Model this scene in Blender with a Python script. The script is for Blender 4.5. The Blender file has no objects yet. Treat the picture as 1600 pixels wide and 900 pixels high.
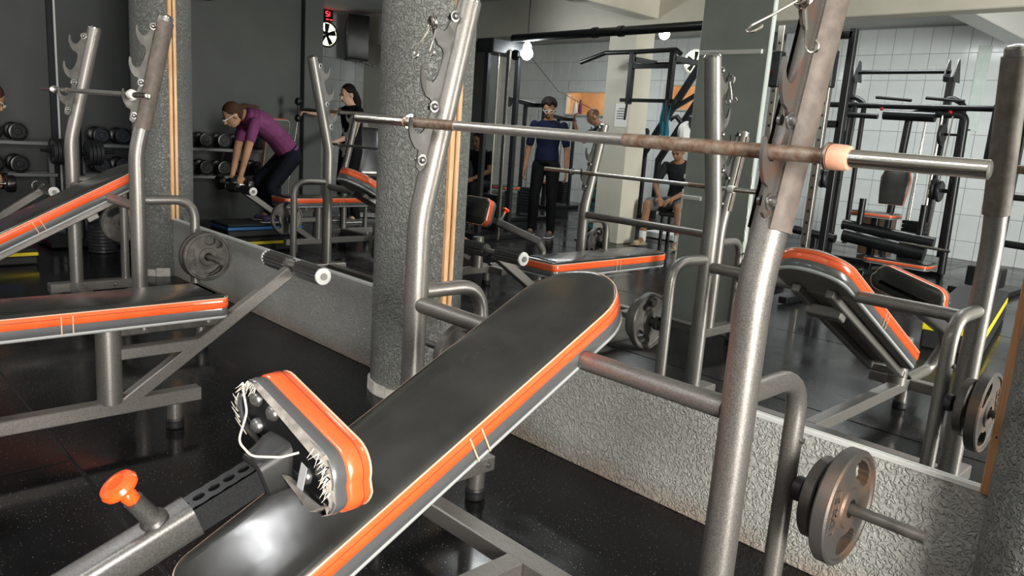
import bpy, bmesh, math, random
from mathutils import Vector, Matrix, Quaternion

scene = bpy.context.scene
col = scene.collection
R = math.radians
PI = math.pi
random.seed(7)

# ------------------------------------------------------------------ camera
CAM_H, CAM_D = 1.27, 2.2162
YAW, PITCH, ROLL, FPX = 0.79425, 0.19871, -0.07053, 1191.26
def camera():
    cy, sy, cp, sp = math.cos(YAW), math.sin(YAW), math.cos(PITCH), math.sin(PITCH)
    f = Vector((-sy*cp, cy*cp, -sp)); r0 = Vector((cy, sy, 0)); d0 = f.cross(r0)
    c, s = math.cos(ROLL), math.sin(ROLL)
    r = c*r0 + s*d0; d = -s*r0 + c*d0
    cd = bpy.data.cameras.new('camera'); cd.sensor_width = 36; cd.lens = FPX/1600*36
    cd.clip_start = .05; cd.clip_end = 100
    o = bpy.data.objects.new('camera', cd); col.objects.link(o)
    m = Matrix((r, -d, -f)).transposed().to_4x4(); m.translation = Vector((0, -CAM_D, CAM_H))
    o.matrix_world = m; scene.camera = o
camera()

# ------------------------------------------------------------------ light
w = bpy.data.worlds.new('World'); scene.world = w; w.use_nodes = True
w.node_tree.nodes['Background'].inputs[0].default_value = (.75, .86, 1, 1)
w.node_tree.nodes['Background'].inputs[1].default_value = .6
def area(name, loc, rot, sx, sy, power, color):
    l = bpy.data.lights.new(name, 'AREA'); l.shape = 'RECTANGLE'; l.size = sx; l.size_y = sy
    l.energy = power; l.color = color
    o = bpy.data.objects.new(name, l); col.objects.link(o); o.location = loc; o.rotation_euler = rot
    return o
# daylight through the street door in the right-hand wall, and through the front shutters behind
area('door_daylight', (3.9, -2.95, 1.45), (R(90), 0, R(90)), 1.6, 2.3, 680, (1, .96, .89))
vs = scene.view_settings
vs.view_transform = 'Standard'; vs.look = 'None'; vs.gamma = 1; vs.use_curve_mapping = False
vs.exposure = 0.17

# ------------------------------------------------------------------ materials
MATS = {}
def mat(name, rgb, rough=.5, metal=0., var=0., vscale=8., bump=0., bscale=60., coat=0., spec=.5, rgb2=None, detail=4, distort=0., lo=.35, hi=.65, emit=0., alpha=None, bdist=.002, rvar=0.):
    if name in MATS: return MATS[name]
    m = bpy.data.materials.new(name); m.use_nodes = True
    nt = m.node_tree; b = nt.nodes['Principled BSDF']
    b.inputs['Base Color'].default_value = (*rgb, 1)
    b.inputs['Roughness'].default_value = rough
    b.inputs['Metallic'].default_value = metal
    b.inputs['Coat Weight'].default_value = coat
    b.inputs['Coat Roughness'].default_value = .12
    b.inputs['Specular IOR Level'].default_value = spec
    if emit:
        b.inputs['Emission Color'].default_value = (*rgb, 1); b.inputs['Emission Strength'].default_value = emit
    tc = nt.nodes.new('ShaderNodeTexCoord')
    if var or rgb2 or rvar:
        n = nt.nodes.new('ShaderNodeTexNoise'); n.inputs['Scale'].default_value = vscale; n.inputs['Detail'].default_value = detail
        n.inputs['Distortion'].default_value = distort
        nt.links.new(tc.outputs['Object'], n.inputs['Vector'])
        if var or rgb2:
            cr = nt.nodes.new('ShaderNodeValToRGB')
            a = rgb if rgb2 else tuple(c*(1-var) for c in rgb); c2 = rgb2 or tuple(min(1, c*(1+var)) for c in rgb)
            cr.color_ramp.elements[0].position = lo; cr.color_ramp.elements[1].position = hi
            cr.color_ramp.elements[0].color = (*a, 1); cr.color_ramp.elements[1].color = (*c2, 1)
            nt.links.new(n.outputs['Fac'], cr.inputs['Fac']); nt.links.new(cr.outputs['Color'], b.inputs['Base Color'])
        if rvar:
            mr = nt.nodes.new('ShaderNodeMapRange'); mr.inputs[1].default_value = .3; mr.inputs[2].default_value = .7
            mr.inputs[3].default_value = max(.02, rough-rvar); mr.inputs[4].default_value = rough+rvar
            nt.links.new(n.outputs['Fac'], mr.inputs[0]); nt.links.new(mr.outputs[0], b.inputs['Roughness'])
    if bump:
        n2 = nt.nodes.new('ShaderNodeTexNoise'); n2.inputs['Scale'].default_value = bscale; n2.inputs['Detail'].default_value = 3
        n2.inputs['Distortion'].default_value = distort
        nt.links.new(tc.outputs['Object'], n2.inputs['Vector'])
        bp = nt.nodes.new('ShaderNodeBump'); bp.inputs['Strength'].default_value = bump; bp.inputs['Distance'].default_value = bdist
        nt.links.new(n2.outputs['Fac'], bp.inputs['Height']); nt.links.new(bp.outputs['Normal'], b.inputs['Normal'])
    MATS[name] = m
    return m
def stucco(name, rgb, dirt=None, depth=.009):
    m = mat(name, rgb, .55, spec=.45)
    nt = m.node_tree; b = nt.nodes['Principled BSDF']
    tc = nt.nodes.new('ShaderNodeTexCoord')
    n = nt.nodes.new('ShaderNodeTexNoise'); n.inputs['Scale'].default_value = 56; n.inputs['Detail'].default_value = 2.5; n.inputs['Distortion'].default_value = 1.4
    nt.links.new(tc.outputs['Object'], n.inputs['Vector'])
    r = nt.nodes.new('ShaderNodeValToRGB'); r.color_ramp.elements[0].position = .42; r.color_ramp.elements[1].position = .6
    nt.links.new(n.outputs['Fac'], r.inputs['Fac'])
    bp = nt.nodes.new('ShaderNodeBump'); bp.inputs['Strength'].default_value = 1.0; bp.inputs['Distance'].default_value = depth
    nt.links.new(r.outputs['Color'], bp.inputs['Height']); nt.links.new(bp.outputs['Normal'], b.inputs['Normal'])
    big = nt.nodes.new('ShaderNodeTexNoise'); big.inputs['Scale'].default_value = 2.5; big.inputs['Detail'].default_value = 5
    nt.links.new(tc.outputs['Object'], big.inputs['Vector'])
    mx = nt.nodes.new('ShaderNodeMix'); mx.data_type = 'RGBA'
    mx.inputs[6].default_value = (*[c*.85 for c in rgb], 1); mx.inputs[7].default_value = (*[c*1.12 for c in rgb], 1)
    nt.links.new(big.outputs['Fac'], mx.inputs[0]); out = mx.outputs[2]
    if dirt:                                   # scuffed brown dirt along the skirting, blotchy
        sp = nt.nodes.new('ShaderNodeSeparateXYZ'); nt.links.new(tc.outputs['Object'], sp.inputs[0])
        ad = nt.nodes.new('ShaderNodeMath'); ad.operation = 'MULTIPLY_ADD'; ad.inputs[1].default_value = .12; 
        nt.links.new(big.outputs['Fac'], ad.inputs[0]); nt.links.new(sp.outputs['Z'], ad.inputs[2])
        mr = nt.nodes.new('ShaderNodeMapRange'); mr.inputs[1].default_value = .05; mr.inputs[2].default_value = .16; mr.inputs[3].default_value = .75; mr.inputs[4].default_value = 0
        nt.links.new(ad.outputs[0], mr.inputs[0])
        m2 = nt.nodes.new('ShaderNodeMix'); m2.data_type = 'RGBA'; m2.inputs[7].default_value = (*dirt, 1)
        nt.links.new(mr.outputs[0], m2.inputs[0]); nt.links.new(out, m2.inputs[6]); out = m2.outputs[2]
    nt.links.new(out, b.inputs['Base Color'])
    return m
def wood(name, a, c, axis=2):
    m = mat(name, a, .45)
    nt = m.node_tree; b = nt.nodes['Principled BSDF']; tc = nt.nodes.new('ShaderNodeTexCoord')
    mp = nt.nodes.new('ShaderNodeMapping'); s = [26, 26, 26]; s[axis] = 1.6; mp.inputs['Scale'].default_value = s
    nt.links.new(tc.outputs['Object'], mp.inputs['Vector'])
    n = nt.nodes.new('ShaderNodeTexNoise'); n.inputs['Scale'].default_value = 3; n.inputs['Distortion'].default_value = 1.5
    nt.links.new(mp.outputs[0], n.inputs['Vector'])
    cr = nt.nodes.new('ShaderNodeValToRGB'); cr.color_ramp.elements[0].color = (*a, 1); cr.color_ramp.elements[1].color = (*c, 1)
    cr.color_ramp.elements[0].position = .38; cr.color_ramp.elements[1].position = .62
    nt.links.new(n.outputs['Fac'], cr.inputs['Fac']); nt.links.new(cr.outputs['Color'], b.inputs['Base Color'])
    return m
M = dict(
 steel=mat('graphite_metallic_paint', (.225, .212, .198), .44, .75, var=.25, vscale=380, detail=2, rvar=.05),
 steel_dk=mat('dark_metallic_paint', (.03, .031, .033), .35, .5, var=.2, vscale=300),
 steel_mid=mat('worn_graphite_paint', (.125, .12, .115), .38, .7, var=.2, vscale=300, detail=2),
 black=mat('black_paint', (.0065, .007, .008), .36, .1),
 chrome=mat('worn_chrome', (.66, .63, .58), .2, 1., var=.05, vscale=30),
 bar=mat('brushed_bar_steel', (.60, .575, .54), .34, .92, var=.05, vscale=60),
 rust=mat('rusty_bar', (.20, .11, .065), .55, .6, rgb2=(.34, .28, .23), vscale=60, bump=.2),
 hook=mat('worn_hook_plate', (.085, .081, .076), .48, .65, var=.25, vscale=25, rvar=.1),
 coppered=mat('worn_hook_plate_rusty', (.24, .13, .09), .45, .7, rgb2=(.155, .145, .135), lo=.3, hi=.5, vscale=14, rvar=.1),
 bolt=mat('bolt_head', (.2, .195, .19), .32, .8),
 sleeve=mat('leather_sleeve', (.115, .092, .078), .62, var=.25, vscale=30, bump=.15, bscale=150),
 vinyl=mat('black_vinyl', (.030, .030, .028), .20, var=.3, vscale=5, rvar=.05, bump=.10, bscale=7, bdist=.012),
 orange=mat('orange_vinyl_band', (.86, .115, .028), .25, coat=.7, var=.06, vscale=15),
 band=mat('grey_vinyl_band', (.085, .087, .09), .28, coat=.5),
 piping=mat('pale_piping', (.62, .42, .30), .4),
 board=mat('pad_board', (.10, .09, .08), .6, var=.2),
 rubber=mat('rubber_foot', (.012, .012, .012), .5),
 cast=mat('cast_iron', (.105, .097, .09), .46, .6, var=.3, vscale=22, bump=.25, bscale=220),
 castrust=mat('cast_iron_rusty', (.085, .08, .076), .5, .5, rgb2=(.17, .105, .068), vscale=9, bump=.3, bscale=220, lo=.45, hi=.7),
 castdk=mat('dark_cast_iron', (.045, .046, .048), .42, .5, var=.2, vscale=22, bump=.2, bscale=200),
 plastic_or=mat('orange_plastic', (.95, .095, .012), .22, coat=.6),
 collar=mat('pink_plastic_collar', (.72, .36, .24), .35),
 foam=mat('ribbed_foam_grip', (.06, .06, .058), .3, .45),
 alu=mat('aluminium_trim', (.74, .74, .72), .35, .35),
 tile=mat('white_glazed_tile', (.66, .69, .69), .13, var=.04, vscale=3),
 grout=mat('grout', (.33, .34, .34), .8),
 ceil=mat('ceiling_paint', (.50, .50, .48), .8, var=.06, vscale=3),
 cream=mat('cream_paint', (.56, .53, .45), .7, var=.06, vscale=2),
 dark=mat('dark_grey_wall_paint', (.06, .066, .062), .5, var=.1, vscale=2, bump=.1, bscale=40),
 greypil=mat('grey_green_pillar_paint', (.33, .36, .335), .55, var=.08, vscale=3),
 white=mat('white_paint', (.75, .75, .72), .5),
 paper=mat('white_paper', (.8, .79, .75), .7),
 skirt=mat('chalky_tile_skirting', (.52, .49, .45), .6, var=.15, vscale=30),
 pine=wood('pine_strip', (.62, .33, .15), (.78, .49, .27)),
 brown=wood('brown_strip', (.34, .16, .07), (.42, .22, .11)),
 knee=stucco('grey_stucco_low_wall', (.33, .33, .31), dirt=(.26, .19, .14), depth=.0045),
 colm=stucco('grey_stucco_column', (.185, .19, .178)),
)
def mirror_mat():
    m = mat('mirror_glass', (.86, .89, .88), .0, 1.)
    return m
M['mirror'] = mirror_mat()
def rubber_floor():
    m = mat('black_rubber_mat', (.009, .009, .0095), .22, spec=.15)
    nt = m.node_tree; b = nt.nodes['Principled BSDF']; tc = nt.nodes.new('ShaderNodeTexCoord')
    n = nt.nodes.new('ShaderNodeTexNoise'); n.inputs['Scale'].default_value = 1.7; n.inputs['Detail'].default_value = 6; n.inputs['Distortion'].default_value = .6
    nt.links.new(tc.outputs['Object'], n.inputs['Vector'])
    mr = nt.nodes.new('ShaderNodeMapRange'); mr.inputs[1].default_value = .35; mr.inputs[2].default_value = .65; mr.inputs[3].default_value = .08; mr.inputs[4].default_value = .28
    nt.links.new(n.outputs['Fac'], mr.inputs[0]); nt.links.new(mr.outputs[0], b.inputs['Roughness'])
    v = nt.nodes.new('ShaderNodeTexNoise'); v.inputs['Scale'].default_value = 190; v.inputs['Detail'].default_value = 1
    nt.links.new(tc.outputs['Object'], v.inputs['Vector'])
    big = nt.nodes.new('ShaderNodeTexNoise'); big.inputs['Scale'].default_value = 3.2; nt.links.new(tc.outputs['Object'], big.inputs['Vector'])
    mu = nt.nodes.new('ShaderNodeMath'); mu.operation = 'MULTIPLY_ADD'; mu.inputs[1].default_value = .12
    nt.links.new(big.outputs['Fac'], mu.inputs[0]); nt.links.new(v.outputs['Fac'], mu.inputs[2])
    cr = nt.nodes.new('ShaderNodeValToRGB'); cr.color_ramp.elements[0].position = .785; cr.color_ramp.elements[1].position = .80   # chalk crumbs and scuffs
    cr.color_ramp.elements[0].color = (.009, .009, .0095, 1); cr.color_ramp.elements[1].color = (.35, .34, .32, 1)
    nt.links.new(mu.outputs[0], cr.inputs['Fac']); nt.links.new(cr.outputs['Color'], b.inputs['Base Color'])
    bp = nt.nodes.new('ShaderNodeBump'); bp.inputs['Strength'].default_value = .12; bp.inputs['Distance'].default_value = .01
    nt.links.new(n.outputs['Fac'], bp.inputs['Height']); nt.links.new(bp.outputs['Normal'], b.inputs['Normal'])
    return m
M['floor'] = rubber_floor()

# ------------------------------------------------------------------ mesh helpers
V = Vector
class MB:
    def __init__(s): s.v = []; s.f = []
    def add(s, vs, fs):
        o = len(s.v); s.v += [tuple(x) for x in vs]; s.f += [tuple(i+o for i in f) for f in fs]; return s
    def box(s, c, d, bev=.003, m=None):
        hx, hy, hz = d[0]/2, d[1]/2, d[2]/2; c = V(c); b = min(bev, hx*.9, hy*.9, hz*.9)
        bm = bmesh.new(); bmesh.ops.create_cube(bm, size=1)
        for v in bm.verts: v.co = V((v.co.x*2*hx, v.co.y*2*hy, v.co.z*2*hz))
        if b > 0: bmesh.ops.bevel(bm, geom=list(bm.edges), offset=b, segments=1, affect='EDGES')
        for v in bm.verts: v.co = (m @ v.co if m else v.co) + c
        bm.verts.index_update()
        s.add([v.co for v in bm.verts], [[v.index for v in f.verts] for f in bm.faces]); bm.free(); return s
    def beam(s, a, b, wd, ht, up=(0, 0, 1), bev=.004, ext=0):
        a, b = V(a), V(b); z = (b-a); L = z.length+2*ext; z.normalize(); up = V(up)
        x = up.cross(z)
        if x.length < 1e-4: x = V((1, 0, 0))
        x.normalize(); y = z.cross(x)
        return s.box((a+b)/2, (wd, ht, L), bev, Matrix((x, y, z)).transposed())
    def tube(s, pts, r, seg=14, cap=True, closed=False, flat=1., up=None):
        P = [V(q) for q in pts]; n = len(P); rs = r if isinstance(r, (list, tuple)) else [r]*n
        T = []
        for i in range(n):
            a = P[(i-1) % n] if (closed or i > 0) else P[i]; b = P[(i+1) % n] if (closed or i < n-1) else P[i]
            t = b-a; T.append(t.normalized() if t.length > 1e-9 else V((0, 0, 1)))
        u = V(up) if up else (V((0, 0, 1)) if abs(T[0].z) < .9 else V((1, 0, 0)))
        u = (u-T[0]*u.dot(T[0])).normalized(); vs = []; prev = T[0]
        for i in range(n):
            if i: u = prev.rotation_difference(T[i]) @ u; u = (u-T[i]*u.dot(T[i])).normalized()
            prev = T[i]; w_ = T[i].cross(u)
            for k in range(seg):
                a = 2*PI*k/seg; vs.append(P[i]+rs[i]*(math.cos(a)*u*flat+math.sin(a)*w_))
        fs = []
        for i in range(n if closed else n-1):
            j = (i+1) % n
            for k in range(seg):
                k2 = (k+1) % seg; fs.append((i*seg+k, i*seg+k2, j*seg+k2, j*seg+k))
        if cap and not closed:
            fs.append(tuple(range(seg-1, -1, -1))); fs.append(tuple((n-1)*seg+k for k in range(seg)))
        return s.add(vs, fs)
    def lathe(s, prof, o=(0, 0, 0), ax=(0, 0, 1), seg=20, a0=0., a1=2*PI, ref=None):
        o, z = V(o), V(ax).normalized(); x = V(ref) if ref else (V((1, 0, 0)) if abs(z.x) < .9 else V((0, 1, 0)))
        x = (x-z*x.dot(z)).normalized(); y = z.cross(x); full = abs(a1-a0-2*PI) < 1e-6; n = seg if full else seg+1
        vs = []
        for r, h in prof:
            for k in range(n):
                a = a0+(a1-a0)*k/seg; vs.append(o+z*h+r*(math.cos(a)*x+math.sin(a)*y))
        fs = []
        for i in range(len(prof)-1):
            for k in range(seg):
                k2 = (k+1) % n; fs.append((i*n+k, i*n+k2, (i+1)*n+k2, (i+1)*n+k))
        if full:
            if prof[0][0] > 1e-5: fs.append(tuple(range(n-1, -1, -1)))
            if prof[-1][0] > 1e-5: fs.append(tuple((len(prof)-1)*n+k for k in range(n)))
        return s.add(vs, fs)
    def prism(s, pts, th, o=(0, 0, 0), U=(1, 0, 0), W=(0, 1, 0)):
        o, U, W = V(o), V(U), V(W); N = U.cross(W).normalized(); n = len(pts)
        vs = [o+U*a+W*b-N*th/2 for a, b in pts]+[o+U*a+W*b+N*th/2 for a, b in pts]
        fs = [tuple(range(n-1, -1, -1)), tuple(range(n, 2*n))]+[(i, (i+1) % n, n+(i+1) % n, n+i) for i in range(n)]
        return s.add(vs, fs)
    def ell(s, c, rad, seg=14, rings=9, m=None):
        c = V(c); vs = [];
        for i in range(rings+1):
            t = PI*i/rings
            for k in range(seg):
                a = 2*PI*k/seg; q = V((rad[0]*math.sin(t)*math.cos(a), rad[1]*math.sin(t)*math.sin(a), rad[2]*math.cos(t)))
                vs.append((m @ q if m else q)+c)
        fs = [(i*seg+k, (i+1)*seg+k, (i+1)*seg+(k+1) % seg, i*seg+(k+1) % seg) for i in range(rings) for k in range(seg)]
        return s.add(vs, fs)
    def loft(s, rings, cap0=True, cap1=True):
        n = len(rings[0]); vs = [q for r in rings for q in r]
        fs = [(i*n+k, i*n+(k+1) % n, (i+1)*n+(k+1) % n, (i+1)*n+k) for i in range(len(rings)-1) for k in range(n)]
        if cap0: fs.append(tuple(range(n-1, -1, -1)))
        if cap1: fs.append(tuple((len(rings)-1)*n+k for k in range(n)))
        return s.add(vs, fs)
    def mesh(s, name, material, angle=35):
        me = bpy.data.meshes.new(name); me.from_pydata(s.v, [], s.f)
        bm = bmesh.new(); bm.from_mesh(me)
        bmesh.ops.remove_doubles(bm, verts=bm.verts, dist=1e-6)
        bmesh.ops.recalc_face_normals(bm, faces=bm.faces); bm.to_mesh(me); bm.free()
        me.materials.append(MATS[material] if material in MATS else M[material])
        for p_ in me.polygons: p_.use_smooth = True
        me.set_sharp_from_angle(angle=R(angle)); return me
    def build(s, name, material, parent=None, angle=35):
        return link(name, s.mesh(name, material, angle), parent)
def link(name, me, parent=None):
    o = bpy.data.objects.new(name, me); col.objects.link(o); o.parent = parent; return o
def fillet(pts, r, n=6):
    P = [V(q) for q in pts]; out = [P[0]]
    for i in range(1, len(P)-1):
        a, b, c = P[i-1], P[i], P[i+1]; d1 = (a-b).normalized(); d2 = (c-b).normalized(); ang = d1.angle(d2)
        t = min(r/math.tan(ang/2), (a-b).length*.49, (c-b).length*.49); p0 = b+d1*t; p1 = b+d2*t
        for k in range(n+1):
            u = k/n; out.append((1-u)**2*p0+2*u*(1-u)*b+u*u*p1)
    out.append(P[-1]); return out
def arc(cx, cy, r, a0, a1, n): return [(cx+r*math.cos(R(a0+(a1-a0)*k/n)), cy+r*math.sin(R(a0+(a1-a0)*k/n))) for k in range(n+1)]
def tag(o, label=None, cat=None, group=None, kind=None):
    if label: o['label'] = label
    if cat: o['category'] = cat
    if group: o['group'] = group
    if kind: o['kind'] = kind
    return o
def thing(name, label, cat, loc=(0, 0, 0), rz=0, group=None, sc=1.):
    o = bpy.data.objects.new(name, None); col.objects.link(o); o.location = loc; o.rotation_euler = (0, 0, rz); o.scale = (sc,)*3
    o.empty_display_size = .1
    return tag(o, label, cat, group)
def struct(name, mb, m, parent=None, label=None):
    o = mb.build(name, m, parent)
    if parent is None: o['kind'] = 'structure'; o['category'] = name.split('_')[0]
    if label: o['label'] = label
    return o
def copy_tree(o, parent=None):
    c = o.copy(); col.objects.link(c); c.parent = parent
    for ch in list(o.children): copy_tree(ch, c)
    return c
def rrect(a, b, r, n=6):
    """rounded rectangle half sizes a, b"""
    o = []
    for cx, cy, s in ((a-r, b-r, 0), (-a+r, b-r, 90), (-a+r, -b+r, 180), (a-r, -b+r, 270)): o += arc(cx, cy, r, s, s+90, n)
    return o
def inset(pts, d):
    n = len(pts); out = []
    for i in range(n):
        x0, y0 = pts[i-1]; x1, y1 = pts[(i+1) % n]; tx, ty = x1-x0, y1-y0; L = math.hypot(tx, ty) or 1
        out.append((pts[i][0]-ty/L*d, pts[i][1]+tx/L*d))
    return out

# ------------------------------------------------------------------ the room
# the mirror wall lies in y = 0, the room in y < 0, x runs along the wall (to the right), camera near x = 0
def mats_floor():
    root = struct('floor', MB().box((-4.8, -4.3, -.02), (18.4, 11.4, .03), 0), 'rubber', label='black rubber gym floor')
    rows = [(1.3, 0.012, [(-9.5, -6.6), (-6.6, -5.9)]), (0.0, -1.52, [(-9.5, -7.4), (-7.4, -5.15), (-5.15, -2.9+.0), (-2.9, 1.2), (1.2, 4.2)])]
    rows[1] = (0.0, -1.52, [(-9.5, -7.9), (-7.9, -5.15), (-5.15, .35), (.35, 4.2)])
    y = -1.52; k = 0
    while y > -9.6:
        y2 = max(y-1.52, -9.7); off = -2.92 if k % 2 == 0 else -1.5; xs = [off+3.0*i for i in range(-4, 3)]
        xs = [-13.4]+[q for q in xs if -13 < q < 4]+[4.2]
        rows.append((y, y2, list(zip(xs[:-1], xs[1:])))); y = y2; k += 1
    for y0, y1, spans in rows:
        for a, b in spans:
            MB().box(((a+b)/2, (y0+y1)/2, -.003), (b-a-.008, abs(y0-y1)-.008, .006), .004).build('rubber_mat', 'black_rubber_mat', root)
mats_floor()
XC, XL, XR = -2.91, -6.235, -.215       # the three round columns that split the mirrors
RC = .214
# low wall, mirrors, trims
struct('wall_low_stretch_beyond', MB().box(((XL+XC)/2, .045, .219), (XC-XL, .11, .438), .004), 'knee', label='low grey stucco wall under the far mirror')
struct('wall_low_stretch_near', MB().box(((XC+XR)/2, .045, .219), (XR-XC, .11, .438), .004), 'knee', label='low grey stucco wall under the near mirror')
struct('wall_mirror_side', MB().box((-1.15, .20, 1.6), (10.6, .18, 3.2), 0), 'dark')
for nm, a, b in (('far', XL+.19, XC-.19), ('near', XC+.19, XR-.2)):
    o = MB().box(((a+b)/2, .004, 1.47), (b-a, .008, 2.06), 0).build('wall_mirror', 'mirror_glass')
    tag(o, 'tall wall mirror between the middle column and the %s column' % ('far' if nm == 'far' else 'right-hand'), 'mirror', kind='structure')
    o = MB().box(((a+b)/2, -.006, .446), (b-a, .014, .016), .002).build('mirror_sill_trim', 'alu')
    tag(o, 'thin aluminium rail along the foot of the %s mirror' % nm, 'trim', kind='structure')
for nm, xc, lab in (('wall_column_middle', XC, 'thick round grey stucco column in the middle'), ('wall_column_beyond', XL, 'round grey stucco column at the far mirror end'), ('wall_column_near', XR, 'round grey stucco column at the right edge')):
    prof = [(RC, 0), (RC, 3.2)]
    struct(nm, MB().lathe(prof, (xc, 0, 0), seg=56), 'colm', label=lab)
def skirting(xc, a0, a1, n, lab):
    r = thing('trim_skirting', lab, 'trim', (xc, 0, 0)); r['kind'] = 'structure'
    for k in range(n):
        a = R(a0+(a1-a0)*k/n); b = R(a0+(a1-a0)*(k+1)/n-1.2); rr = RC+.008+random.uniform(0, .006); h = .06+random.uniform(-.012, .008)
        m = MB(); rings = []
        for t in (a, (a+b)/2, b): rings.append([(RC*.98*math.cos(t), RC*.98*math.sin(t), 0), (rr*math.cos(t), rr*math.sin(t), 0), (rr*math.cos(t), rr*math.sin(t), h), (RC*.98*math.cos(t), RC*.98*math.sin(t), h)])
        m.loft(rings); m.build('skirting_tile', 'skirt', r)
skirting(XC, 182, 350, 8, 'broken white tile skirting round the middle column foot')
skirting(XL, 190, 350, 6, 'white tile skirting round the far column foot')
n = 0
for xc, sides in ((XC, (1, -1)), (XL, (1,)), (XR, (-1,))):
    for s in sides:
        n += 1; x = xc+s*(RC+.006)
        o = MB().box((x, -.0155, 1.43), (.026, .024, 1.98), .004).build('trim_%d' % n, 'brown' if xc == XR else 'pine'); o['kind'] = 'structure'; o['category'] = 'trim'
        o['label'] = {XC: 'pale pine strip beside the middle column', XL: 'pale pine strip beside the far column', XR: 'brown wooden strip beside the right-hand column'}[xc] + (' on its far side' if xc == XC and s < 0 else '')
        for z in (.6, 1.05, 1.5, 1.95):
            MB().lathe([(.0, .002), (.003, .0015), (.0035, 0)], (x, -.026, z), (0, -1, 0), 8).build('screw', 'black', o)
# ceiling, beams, outer walls
struct('ceiling', MB().box((-4.8, -2.0, 3.15), (18.4, 6.9, .1), 0).box((-4.8, -7.6, 3.2), (18.4, 4.6, .1), 0), 'ceil')
struct('trim_beam_long', MB().box((-4.8, -5.52, 2.86), (18.4, .24, .52), .01), 'cream', label='long cream ceiling beam across the room')
struct('trim_beam_cross_front', MB().box((-5.75, -2.7, 2.90), (.24, 5.4, .40), .01), 'cream', label='cream cross beam over the racks')
struct('trim_beam_cross_rear', MB().box((-2.75, -7.6, 2.97), (.26, 4.1, .44), .01), 'white', label='white cross beam running to the tiled wall')
struct('wall_end_dark', MB().box((-9.3, -.75, 1.6), (.2, 4.5, 3.2), 0), 'dark', label='dark grey painted end wall behind the dumbbells')
struct('wall_alcove', MB().box((-7.7, 1.45, 1.6), (3.4, .2, 3.2), 0), 'dark')
struct('wall_pilaster_dark', MB().box((-9.17, -2.9, 1.6), (.14, .26, 3.2), .006), 'dark', label='dark grey pilaster at the end of the dark wall')
struct('trim_corner_strip', MB().box((-9.185, -.045, 1.6), (.04, .055, 3.2), .003), 'black', label='dark strip on the far wall')
struct('trim_corner_bead', MB().box((-9.19, .0, 1.6), (.03, .022, 3.2), .003), 'alu', label='thin metal bead on the far wall')
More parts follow.
